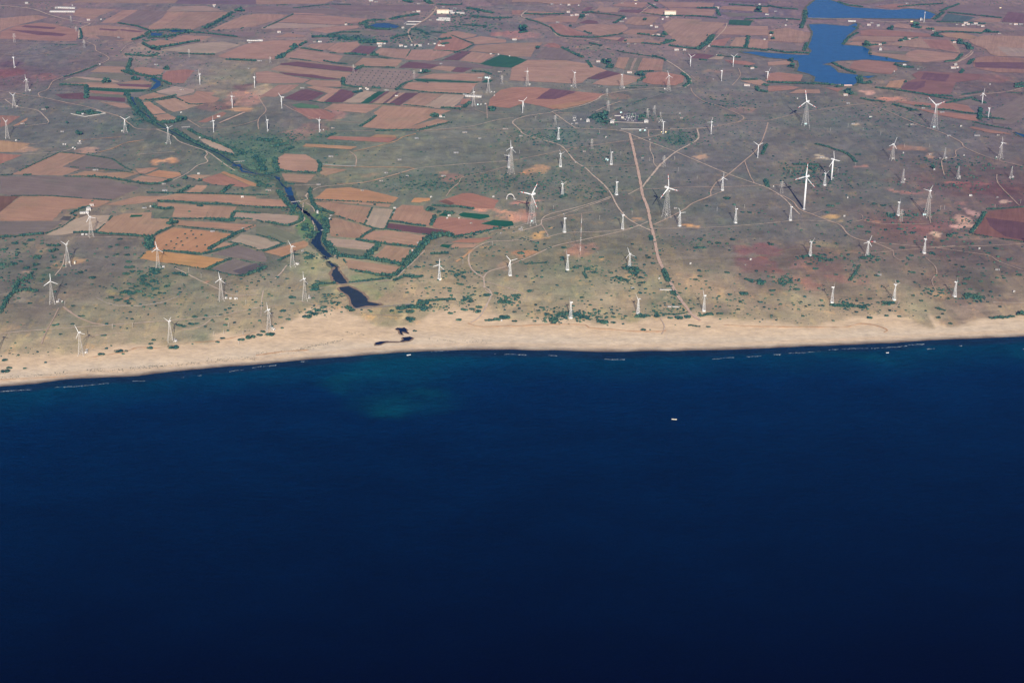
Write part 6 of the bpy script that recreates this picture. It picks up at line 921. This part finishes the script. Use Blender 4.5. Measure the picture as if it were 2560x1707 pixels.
for s in TURB.split('\n'):
    d, where = s.split('|'); q = d.split(); t = int(q[0]); f = [float(x) for x in q[1:5]]; ty = q[5]; R = float(q[6]); tp = [float(x) for x in q[7:]]
    b = at(t, f[0], f[1]); zb = float(land_z(np.array([b.x]), np.array([b.y]))[0]); b.z = zb
    hub = pix(t, f[2], f[3]); lo, hi = 5.0, 120.0
    base_p = project(b); ln = math.hypot(hub[0] - base_p[0], hub[1] - base_p[1])
    for _ in range(30):
        mdl = (lo + hi) / 2; p = project(b + Vector((0, 0, mdl)))
        if math.hypot(p[0] - base_p[0], p[1] - base_p[1]) < ln: lo = mdl
        else: hi = mdl
    H = lo
    e = empty('wind_turbine' if ty != 'X' else 'lattice_tower', b)
    tw = link(bpy.data.objects.new('tower' if ty != 'X' else 'tower_frame', TOWER[ty]), e); tw.scale = (1, 1, (H - (0 if ty == 'X' else .8)) / TT[ty])
    tw.rotation_euler = (0, 0, random.uniform(.1, .5))
    if ty != 'X':
        C_ = b + Vector((0, 0, H)); tips = [pix(t, tp[i], tp[i + 1]) for i in range(0, len(tp), 2)]
        _, yaw, ph = fit(C_, R, tips)
        big = ty in ('DL', 'DT', 'M'); off = 3.0 if big else 1.6
        n_ = link(bpy.data.objects.new('nacelle', nac_b if big else nac_s), e); n_.location = (0, 0, H); n_.rotation_euler = (0, 0, yaw)
        if ty == 'M': n_.scale = (.7, .7, .7)
        if ty == 'N': n_.scale = (1.3, 1.3, 1.3)
        hb = link(bpy.data.objects.new('rotor_hub', hub_s), e); dx, dy = math.sin(yaw) * off, -math.cos(yaw) * off
        hb.location = (dx, dy, H); hb.rotation_euler = (0, 0, yaw); k_ = 2.0 if big else 1.0; hb.scale = (k_, k_, k_)
        for j in range(3):
            bl = link(bpy.data.objects.new('blade', BL[ty]), e); bl.location = (dx, dy, H); bl.rotation_mode = 'XYZ'
            bl.rotation_euler = (0, ph + j * 2 * math.pi / 3, yaw); s_ = R / 14; bl.scale = (s_, s_, s_)
    if ty in ('DL', 'A', 'X', 'N'):
        K = TT[ty]; wv = dict(DL=14.5, A=9.2, X=6, N=11.5)[ty] / 2
        ft = MB()
        for x, y in ((-1, -1), (1, -1), (1, 1), (-1, 1)): ft.box((x * wv, y * wv, .3), (1.6, 1.6, 1.0))
        fo = ft.build('footings', M_CONC, e); fo.rotation_euler = tw.rotation_euler
    if ty == 'B':
        ft = MB(); ft.box((0, 0, .7), (5.6, 5.6, 1.4)); fo = ft.build('base_housing', M_WSTEEL, e); fo.rotation_euler = tw.rotation_euler
    lab = CATN[ty] + ' ' + where if ty != 'X' else 'grey lattice tower, ' + where
    if ty in ('DL', 'N', 'M', 'DT'): lab = where + ' wind turbine' if ty in ('DT',) else where + ', lattice wind turbine' if ty in ('DL', 'N') else where + ', wind turbine'
    tag(e, lab, 'wind turbine' if ty != 'X' else 'lattice tower', 'wind turbines on the coast' if ty != 'X' else 'towers without rotors')
    e['label'] = lab

# ------------------------------------------------------------------ pylons
def pylon_mesh(h):
    m = MB(); w = h * .20
    c = lambda z: w / 2 * (1 - z / h) ** 1.1 + .45
    n = 8
    for i in range(n):
        a, b = h * i / n, h * (i + 1) / n; K = [(-1, -1), (1, -1), (1, 1), (-1, 1)]
        for q in range(4):
            x, y = K[q]; x2, y2 = K[(q + 1) % 4]; ca, cb = c(a), c(b)
            m.bar((x * ca, y * ca, a), (x * cb, y * cb, b), .24); m.bar((x * ca, y * ca, a), (x2 * cb, y2 * cb, b), .11)
    return m.mesh('tower_frame', M_BSTEEL)
py_me = pylon_mesh(26.0)
m = MB()
for z, l in ((17, 5.2), (20.5, 4.4), (24, 3.6)):
    for sx in (-1, 1):
        m.bar((0, 0, z), (sx * l, 0, z), .30); m.bar((0, 0, z + 1.3), (sx * l, 0, z), .2); m.bar((sx * l, 0, z), (sx * l, 0, z - 1.4), .16)
arm_me = m.mesh('crossarms', M_BSTEEL)
for r in rows(PYLONS):
    t = int(r[0]); b = at(t, float(r[1]), float(r[2])); tp = pix(t, float(r[3]), float(r[4])); bp = project(b)
    lo, hi = 3.0, 60.0
    for _ in range(25):
        mdl = (lo + hi) / 2; p = project(b + Vector((0, 0, mdl)))
        if bp[1] - p[1] < bp[1] - tp[1]: lo = mdl
        else: hi = mdl
    e = empty('pylon', b, random.uniform(-.3, .6)); s_ = lo / 26; k_ = max(s_, .8)
    a = link(bpy.data.objects.new('tower_frame', py_me), e); a.scale = (k_, k_, s_); a = link(bpy.data.objects.new('crossarms', arm_me), e); a.scale = (k_, k_, s_)
    reg(e, 'pale steel pylon', b, 'pylon', 'power pylons')

# measuring mast with guy wires, red and white
b = at(6, 546, 478); H = 88.0
e = empty('measuring_mast', b); m = MB()
for i in range(9):
    z0, z1 = H * i / 9, H * (i + 1) / 9
    for q in range(3):
        a = q * 2.094; x, y = .55 * math.cos(a), .55 * math.sin(a); x2, y2 = .55 * math.cos(a + 2.094), .55 * math.sin(a + 2.094)
        m.bar((x, y, z0), (x, y, z1), .20, i % 2)
        for kk in range(3): m.bar((x, y, z0 + (z1 - z0) * kk / 3), (x2, y2, z0 + (z1 - z0) * (kk + 1) / 3), .11, i % 2)
m.build('mast', [plain('mast_red', (.42, .24, .20)), M_WSTEEL], e)
g = MB()
for q in range(3):
    a = q * 2.094 + .4
    for z in (28, 56, 84): g.bar((0, 0, z), (40 * math.cos(a), 40 * math.sin(a), 0), .07)
g.build('guy_wires', M_STEEL, e); tag(e, 'tall thin red and white striped measuring mast on bare orange ground', 'mast')
b = at(3, 1248, 180); e = empty('radio_mast', b); m = MB(); m.bar((-1.2, 0, 0), (0, 0, 38), .7); m.bar((1.2, 0, 0), (0, 0, 38), .7); m.bar((0, 1.6, 0), (0, 0, 38), .7)
for i in range(12): m.bar((-1.2 * (1 - i / 12), 0, i * 3.2), (1.2 * (1 - i / 12), 0, i * 3.2 + 1.6), .3)
m.build('mast', M_STEEL, e); m = MB(); m.bar((0, 0, 30), (0, -1, 30), 2.2, n=10); m.build('dish', M_WHITE, e); tag(e, 'slender radio mast beside a white house on the reservoir causeway', 'mast')

# white arch gateway left of the red tipped turbine
p0 = ground(1267.0, 497.0); p1 = ground(1285, 499.0); c = (p0 + p1) / 2; w_ = (p1 - p0).length / 2; m = MB()
for off in (-1.2, 1.2):
    prev = None
    for i in range(13):
        a = math.pi * i / 12; q = (-w_ * math.cos(a), off, 11.5 * math.sin(a) ** .8)
        if prev: m.bar(prev, q, 1.5, n=6)
        prev = q
for i in range(1, 12): a = math.pi * i / 12; q = (-w_ * math.cos(a), -1.2, 11.5 * math.sin(a) ** .8); m.bar(q, (q[0], 1.2, q[2]), .3)
e = empty('arch', c); m.build('arch_ribs', M_WALL, e); m = MB(); m.box((-w_, 0, .5), (3, 5, 1.2)); m.box((w_ + 1.5, 0, .5), (6, 5, 1.2)); m.build('plinths', M_SLAB, e); tag(e, 'white arched gateway standing in scrub left of a red-tipped turbine', 'arch')

# ------------------------------------------------------------------ buildings
def windows(e, w, d, h, n, floors=1, mat=None):
    m = MB(); m.box((0, 0, 0), (1.3, .12, 1.2)); me_ = m.mesh('window', M_DARK)
    for fl in range(floors):
        for i in range(n):
            o = link(bpy.data.objects.new('window', me_), e); o.location = (-w / 2 + w * (i + .5) / n, -d / 2 - .03, h / floors * (fl + .58))
seen = {}
NOUN = dict(h='small white house with tan roof', H='large white house with grey hipped roof', k='tiny white flat-roofed hut', f='pale flat-roofed block', l='long low white building', s='grey shed or rubble', b='long cream three-storey building', c='small cyan hut', y='small yellow hut', r='pale roofless block')  # kind s also stands in for rubble and bare pale patches
CATB = dict(h='house', H='house', k='hut', f='building', l='building', s='shed', b='building', c='hut', y='hut', r='building')
for r in rows(BUILD):
    t, u, v, w_px, kd, ang = int(r[0]), float(r[1]), float(r[2]), float(r[3]), r[4], float(r[5])
    p = at(t, u, v); p.z = max(float(land_z(np.array([p.x]), np.array([p.y]))[0]), -1); w = max(w_px * mpp(t, u, v) * (1.0 if kd in 'lb' else .74), 2.6); rz = math.radians(ang + random.uniform(-8, 8))
    if kd == 's' and w > 14: w *= .55
    name = dict(h='house', H='house', k='hut', f='office_block', l='long_building', s='shed_or_rubble', b='college_building', c='hut', y='hut', r='plant_block')[kd]
    e = empty(name, p, rz)
    d = min(w * .6, 7) if kd not in ('l', 'b', 's') else min(w * (.22 if kd == 'l' else .4), 11); h = dict(h=3.6, H=5.5, k=2.8, f=4.6, l=3.2, s=2.2, b=11.0, c=3.2, y=3.2, r=4.5)[kd]
    if kd == 'r': d = w; w = w * .45
    mat = dict(h=M_WALL, H=M_WALL, k=M_WALL, f=M_SLAB, l=M_WALL, s=random.choice((M_GWALL, M_RUB)), b=M_CREAM, c=M_CYAN, y=M_YEL, r=M_CREAM)[kd]
    m = MB(); m.box((0, 0, h / 2), (w, d, h)); m.build('walls', mat, e)
    m = MB()
    if kd in ('h',): m.gable((0, 0, h + .02), (w, d), d * .22); rm = M_TILE
    elif kd == 'H':
        x, y = w / 2 + .8, d / 2 + .8; m.add([(-x, -y, h), (x, -y, h), (x, y, h), (-x, y, h), (-x * .35, 0, h + 3), (x * .35, 0, h + 3)], [(0, 1, 5, 4), (1, 2, 5), (2, 3, 4, 5), (3, 0, 4), (3, 2, 1, 0)]); rm = M_GWALL
    elif kd == 'b': m.gable((0, 0, h + .02), (w, d), 2.0); rm = M_RROOF
    elif kd == 's' and random.random() < .5: m.gable((0, 0, h + .02), (w, d), .8); rm = M_GWALL
    else: m.box((0, 0, h + .17), (w + .5, d + .5, .3)); rm = M_WALL if kd == 'l' else random.choice((M_SLAB, M_WALL)) if kd != 's' else M_RUB
    m.build('roof', rm, e)
    m = MB(); m.box((w * .18, -d / 2 - .03, 1.05), (min(1.2, w * .3), .12, 2.1)); m.build('door', M_DARK, e)
    if kd in ('h', 'f', 'H') and w > 7: windows(e, w * .9, d, h, 3)
    if kd == 'b': windows(e, w, d, h, max(5, int(w / 4)), 3)
    if kd == 'l' and w > 14: windows(e, w, d, h, max(4, int(w / 6)))
    reg(e, NOUN[kd], p, CATB[kd], {'house': 'farm houses', 'hut': 'small huts', 'building': 'larger buildings', 'shed': 'farm sheds'}[CATB[kd]])

# walls
def wall(pts, t, h, th, mat, lab, name='wall', cat='wall', z=0):
    m = MB(); P = [at(t, *q) for q in pts]
    for a, b in zip(P[:-1], P[1:]):
        c = (a + b) / 2; d = b - a; m.box((c.x, c.y, h / 2 + z), (d.length, th, h), rz=math.atan2(d.y, d.x))
    o = m.build(name, mat); return tag(o, lab, cat)
wall([(566, 912), (600, 920), (680, 937), (845, 909), (770, 886)], 0, 1.8, .6, M_SLAB, 'white compound wall round the dark green grove')
wall([(1185, 197), (1212, 176), (1325, 178), (1292, 199), (1200, 198)], 1, 2.0, .6, M_WALL, 'white wall of an empty enclosure beside the dark blue pond')
wall([(565, 684), (615, 688), (672, 688)], 3, 3.0, 2.0, plain('pink_stone', (.55, .38, .34)), 'pinkish stone dam wall at the foot of the reservoir')
wall([(770, 812), (840, 850), (930, 876), (1120, 879), (1300, 851), (1430, 802), (1470, 745)], 4, .8, .6, M_RUB, 'low pale stone wall curving round the bushy hollow')
wall([(820, 982), (1050, 990)], 2, 1.6, .5, M_RUB, 'brown front wall of the substation yard', z=1)
wall([(870, 1040), (1060, 1040)], 2, 1.3, .5, M_SLAB, 'pale roadside wall beside the cyan huts', z=1.3)
wall([(820, 930), (870, 930)], 2, 2.2, .8, M_SLAB, 'pale back wall of the substation yard beside the big trees')
wall([(530, 1320), (640, 1330), (800, 1335)], 1, 1.0, .8, M_GWALL, 'low stone wall along the pale scrub track above the orange field', z=1.3)
# weirs and foot bridges
for t, u0, v0, u1, v1, lab in ((5, 280, 56, 357, 47, 'white footbridge crossing the narrow river'), (0, 1870, 1302, 1957, 1296, 'pale weir across the green creek'), (5, 520, 282, 550, 274, 'short white slab crossing beside the river bend'), (0, 1452, 1025, 1522, 1020, 'long pale slab beside the creek grove')):
    a, b = at(t, u0, v0), at(t, u1, v1); c = (a + b) / 2; d = b - a; e = empty('footbridge' if t == 5 else 'weir', c, math.atan2(d.y, d.x)); m = MB(); m.box((0, 0, 2.3), (d.length, 2.4, .5)); m.build('deck', M_SLAB, e)
    m = MB()
    for i in range(5): m.box((-d.length / 2 + d.length * (i + .5) / 5, 0, 1.1), (.7, 2.0, 2.0))
    m.build('piers', M_CONC, e); tag(e, lab, 'bridge' if t == 5 else 'weir')
# long water troughs
for u0, u1, v, lab in ((1183, 1275, 752, 'long grey concrete trough, upper of two beside the red road'), (1246, 1336, 888, 'long grey concrete trough, lower of two beside the red road')):
    a, b = at(6, u0, v), at(6, u1, v); c = (a + b) / 2; l = (b - a).length; e = empty('trough', c); m = MB(); m.box((0, 0, .8), (l, 3.2, 1.6)); m.build('channel', M_SLAB, e)
    m = MB(); m.box((-l / 2, 0, 1.2), (1.4, 4.6, 2.4)); m.box((l / 2, 0, 1.2), (1.4, 4.6, 2.4)); m.build('end_walls', M_GWALL, e); tag(e, lab, 'trough')
# boats
def boat(p, L_, rz, lab, hull, sea=True):
    e = empty('boat', p, rz); st = [(-.5, .62, .9), (-.25, .95, .72), (0, 1.0, .66), (.25, .85, .8), (.42, .45, 1.1), (.5, .05, 1.4)]; m = MB(); rings = []
    for f, w, h in st:
        w *= L_ * .13; rings.append([(f * L_, -w, h), (f * L_, -w * .6, -.35), (f * L_, w * .6, -.35), (f * L_, w, h), (f * L_, w * .82, h - .05), (f * L_, w * .5, .2), (f * L_, -w * .5, .2), (f * L_, -w * .82, h - .05)])
    for i in range(5): m.add(rings[i] + rings[i + 1], [(j, 8 + j, 8 + (j + 1) % 8, (j + 1) % 8) for j in range(8)])
    m.add(rings[0], [tuple(range(8))]); m.build('hull', hull, e)
    m = MB()
    for f in (-.25, .02, .25): m.box((f * L_, 0, .6), (.4, L_ * .2, .12))
    m.build('benches', M_TILE, e); m = MB(); m.box((-.5 * L_, 0, .9), (.5, .4, 1.1)); m.build('outboard_motor', M_DARK, e)
    tag(e, lab, 'boat', 'fishing boats')
boat(ground(1685.5, 1048.5, SEA_Z), 8.6, math.pi * .98, 'cream open fishing boat alone on the deep blue sea', plain('cream_hull', (.58, .53, .42), .4))
boat(ground(1022, 887.8, SEA_Z), 7.5, math.radians(206), 'white fishing boat anchored just off the sand', M_WHITE)
boat(ground(*pix(7, 955, 1255), SEA_Z), 5, .1, 'tiny white boat off the right part of the beach', M_WHITE)
# parked vehicles on the track
for u, c_ in ((832, M_RED), (850, M_WHITE), (846, M_DARK)):
    p = at(7, u, 371 if u != 846 else 366); e = empty('parked_car', p, .2); p.z = 1.3; e.location = p; m = MB(); m.box((0, 0, .75), (4.2, 1.8, .8)); m.build('body', c_, e); m = MB(); m.box((-.2, 0, 1.45), (2.3, 1.6, .65), taper=.8); m.build('cabin', M_DARK, e)
    m = MB(); m.bar((0, -.15, 0), (0, .15, 0), .7, n=10); wm = m.mesh('wheel', M_DARK)
    for x in (-1.3, 1.3):
        for y in (-.85, .85): o = link(bpy.data.objects.new('wheel', wm), e); o.location = (x, y, .35)
    tag(e, {832: 'tiny red car parked on the track beside a turbine', 850: 'tiny white car parked on the track beside a turbine', 846: 'tiny dark car behind the red and white ones'}[u], 'car', 'cars parked on the track')
# substation: gantries, switchgear
m = MB()
for x in (-4, 4): m.bar((x, 0, 0), (x, 0, 8), .4)
m.bar((-4, 0, 8), (4, 0, 8), .4); gan = m.mesh('gantry_frame', M_STEEL)
m = MB(); m.box((0, 0, .9), (1.4, 1.4, 1.8)); cab = m.mesh('cabinet', M_WSTEEL); m = MB(); m.bar((0, 0, 1.8), (0, 0, 3.6), .5, n=8); ins = m.mesh('insulator', M_WHITE)
for u, v in ((905, 940), (930, 934), (955, 938), (975, 932), (915, 960), (945, 964), (972, 958), (1000, 950), (500, 955), (1185, 985), (1172, 972)):
    p = at(2, u, v); e = empty('gantry', p, .1); link(bpy.data.objects.new('gantry_frame', gan), e); reg(e, 'steel switchyard gantry', p, 'gantry', 'substation gantries')
for i in range(28):
    u = random.uniform(897, 990); v = random.uniform(928, 972)
    if i > 20: u, v = random.uniform(1165, 1200), random.uniform(950, 1010)
    if i > 25: u, v = random.uniform(490, 520), random.uniform(948, 990)
    p = at(2, u, v); e = empty('switchgear', p); s_ = random.uniform(.5, .8); e.scale = (s_,) * 3; link(bpy.data.objects.new('cabinet', cab), e); link(bpy.data.objects.new('insulator', ins), e); reg(e, 'white switchgear unit in the substation', p, 'switchgear', 'switchgear in the substation yard')
# wooden service poles
m = MB(); m.bar((0, 0, 0), (0, 0, 9), .34, n=6); pol = m.mesh('pole_shaft', M_BSTEEL); m = MB(); m.bar((-1, 0, 8.4), (1, 0, 8.4), .2); crs = m.mesh('crossbar', M_BSTEEL)
for t, u, v in ((4, 1510, 610), (4, 1610, 660), (4, 1897, 790), (4, 1968, 870), (4, 1830, 1050), (4, 1790, 1110), (4, 1945, 1120), (4, 1712, 1120), (4, 1910, 1200), (4, 900, 1060), (4, 1060, 1050), (4, 520, 880), (5, 1240, 650), (5, 1890, 395), (5, 1655, 545), (6, 65, 190), (6, 330, 110), (6, 960, 150), (6, 700, 190), (6, 1860, 100), (6, 1640, 120), (7, 965, 160), (7, 1410, 110), (7, 1380, 110), (7, 1815, 100), (7, 2020, 60), (2, 640, 1370), (2, 700, 1070), (2, 1300, 1280), (2, 1330, 1370), (2, 190, 960), (2, 60, 1230), (2, 870, 1240), (2, 1100, 1290), (2, 1480, 1440), (3, 330, 1040), (3, 500, 1050), (3, 760, 1050), (3, 900, 1080), (3, 640, 1020), (3, 700, 1330), (3, 560, 1380), (3, 180, 1390), (3, 1090, 1180), (3, 1290, 1180)):
    p = at(t, u, v); e = empty('service_pole', p, .3); link(bpy.data.objects.new('pole_shaft', pol), e); link(bpy.data.objects.new('crossbar', crs), e); reg(e, 'thin service pole', p, 'pole', 'service poles')

# large single trees, with trunks
def tree(t, u, v, w_px, noun):
    p = at(t, u, v); R_ = w_px * mpp(t, u, v) / 2; e = empty('tree', p); items = []
    for i in range(16):
        a = random.random() * 6.28; d_ = random.random() ** .5 * R_ * .72; items.append((d_ * math.cos(a), d_ * math.sin(a), R_ * random.uniform(.6, 1.2), R_ * .36 * random.uniform(.6, 1.2), R_ * .36 * random.uniform(.6, 1.2), R_ * .32 * random.uniform(.6, 1.2)))
    link(fol_obj('crown', items, I2, int(u), rough=.25), e); m = MB(); m.bar((0, 0, 0), (0, 0, R_ * .8), R_ * .16, 0, R_ * .1, 7)
    for q in range(3): a = q * 2.1; m.bar((0, 0, R_ * .55), (R_ * .4 * math.cos(a), R_ * .4 * math.sin(a), R_ * .95), R_ * .08)
    m.build('trunk', trunk_me.materials[0], e); reg(e, noun, p, 'tree', 'large trees')
for a in ((2, 720, 945, 60), (2, 752, 930, 60), (2, 740, 960, 55), (2, 725, 985, 40), (2, 755, 990, 40), (2, 700, 925, 36), (0, 850, 665, 60), (0, 690, 770, 44), (0, 1440, 972, 60), (0, 1475, 962, 44), (0, 1335, 556, 46), (0, 1080, 640, 44), (0, 630, 1085, 60), (0, 535, 992, 30), (0, 375, 872, 30), (0, 1230, 400, 55), (0, 1920, 95, 50), (0, 1480, 1440, 50), (0, 1600, 1455, 40), (0, 1375, 1500, 30), (0, 1425, 1498, 36), (0, 1240, 392, 40), (1, 1430, 938, 50), (1, 1500, 940, 30), (1, 308, 380, 46), (1, 690, 665, 34), (1, 1350, 590, 50), (1, 1880, 885, 50), (1, 1370, 18, 44), (1, 1225, 20, 30), (1, 1290, 378, 26), (1, 720, 195, 18), (1, 945, 445, 44), (1, 16, 1500, 40),
          (2, 778, 506, 50), (2, 738, 500, 40), (2, 1218, 280, 40), (2, 1240, 345, 44), (2, 908, 338, 26), (2, 205, 395, 40), (2, 90, 255, 80), (2, 1030, 612, 50), (2, 1585, 348, 26), (2, 1880, 300, 24), (2, 465, 218, 26), (2, 1063, 168, 34), (2, 560, 145, 44), (2, 1975, 92, 50), (2, 1155, 18, 34), (3, 28, 278, 38), (3, 40, 320, 34), (3, 185, 497, 44), (3, 195, 540, 54), (3, 1185, 222, 60), (3, 990, 235, 40), (3, 1345, 292, 50), (3, 1060, 335, 34), (3, 1100, 320, 34), (3, 1060, 388, 24), (3, 820, 440, 26), (3, 950, 472, 20), (3, 1530, 345, 50), (3, 640, 740, 50), (3, 1103, 664, 26), (3, 790, 372, 60), (3, 1760, 262, 40), (3, 1322, 1352, 40),
          (5, 650, 318, 20), (5, 1375, 345, 44), (5, 1435, 172, 22), (5, 585, 390, 34), (5, 950, 78, 24), (5, 310, 98, 50), (5, 480, 95, 30), (5, 530, 130, 36), (4, 1375, 222, 50), (4, 1410, 215, 30), (4, 598, 166, 34), (4, 1240, 95, 34), (7, 2030, 950, 50)):
    tree(*a, 'round dark green tree')
# palms of the belt beside the dry field
def palm(p, h):
    e = empty('palm_tree', p); m = MB(); m.bar((0, 0, 0), (.4, 0, h), .5, 0, .3, 6); m.build('trunk', trunk_me.materials[0], e); its = []
    for i in range(11):
        a = i * .571; its.append((.4 + 1.5 * math.cos(a), 1.5 * math.sin(a), h - .3, 1.25, .6, .25)); 
    f_ = MB()
    for i in range(11):
        a = i * .571 + random.random() * .3; pr = None
        for q in range(4):
            s_ = q / 3; c0 = Vector((.4 + 3.0 * s_ * math.cos(a), 3.0 * s_ * math.sin(a), h + .5 * s_ - 2.0 * s_ * s_)); w_ = .55 * (1 - .6 * s_); sd_ = Vector((-math.sin(a) * w_, math.cos(a) * w_, 0))
            if pr: f_.add([pr[0], pr[1], c0 + sd_, c0 - sd_], [(0, 1, 2, 3)])
            pr = (c0 - sd_, c0 + sd_)
    f_.build('fronds', PALM, e); return e
PALM = plain('palm_green', (.035, .085, .045), .7, .2, .2)
for i in range(46):
    q = random.random(); 
    if i < 22: u, v = 1400 + 190 * random.random(), 322 + random.gauss(0, 9)
    else: u, v = 1370 - 220 * q + random.gauss(0, 10), 370 + 220 * q + random.gauss(0, 10)
    p = at(5, u, v); p.z = .8; reg(palm(p, random.uniform(5, 8)), 'palm tree in the dense belt', p, 'palm tree', 'palm trees of the belt')

# ------------------------------------------------------------------ labels
LM = []
for r in rows(LANDMARKS.replace('|', ' | ')):
    i = r.index('|'); LM.append((pix(int(r[0]), float(r[1]), float(r[2])), ' '.join(r[i + 1:])))
groups = {}
for o, noun, q, cat, grp in REG:
    (lx, ly), ph = min(LM, key=lambda l: (l[0][0] - q[0]) ** 2 + 1.5 * (l[0][1] - q[1]) ** 2)
    dx, dy = q[0] - lx, q[1] - ly
    if math.hypot(dx, dy) < 9: w = 'at'
    elif abs(dx) > abs(dy): w = 'left of' if dx < 0 else 'right of'
    else: w = 'above' if dy < 0 else 'below'
    groups.setdefault((noun, w, ph), []).append((q[0], o, cat, grp))
NO = ['leftmost', 'second', 'third', 'fourth', 'fifth', 'sixth', 'seventh', 'eighth', 'ninth', 'tenth', 'eleventh', 'twelfth', 'thirteenth', 'fourteenth', 'fifteenth', 'sixteenth']
for (noun, w, ph), L_ in groups.items():
    L_.sort(key=lambda e: e[0]); n = len(L_)
    for i, (_, o, cat, grp) in enumerate(L_):
        lab = f'{noun} {w} {ph}'
        if n > 1 and n <= 16:
            pre = 'leftmost' if i == 0 else 'rightmost' if i == n - 1 else NO[i] + ' from left'
            lab += ', ' + pre
        tag(o, lab, cat, (grp + ' ' + w + ' ' + ph) if n > 16 else grp)

# ------------------------------------------------------------------ the hazy air
hb = MB(); hb.box((0, 2000, 0), (64500, 68500, 2.0)); 
k = bpy.data.materials.new('haze'); k.use_nodes = True; t_ = k.node_tree; t_.nodes.clear()
ou = t_.nodes.new('ShaderNodeOutputMaterial'); vo = t_.nodes.new('ShaderNodeVolumePrincipled')
vo.inputs['Color'].default_value = (.08, .24, 1.0, 1); vo.inputs['Density'].default_value = HAZE; vo.inputs['Anisotropy'].default_value = 0.35
t_.links.new(vo.outputs[0], ou.inputs['Volume'])
hz = MB(); z0, z1 = -20.0, ALT + 60; hz.box((0, 2000, (z0 + z1) / 2), (64500, 72500, z1 - z0))
tag(hz.build('haze', k), kind='stuff')
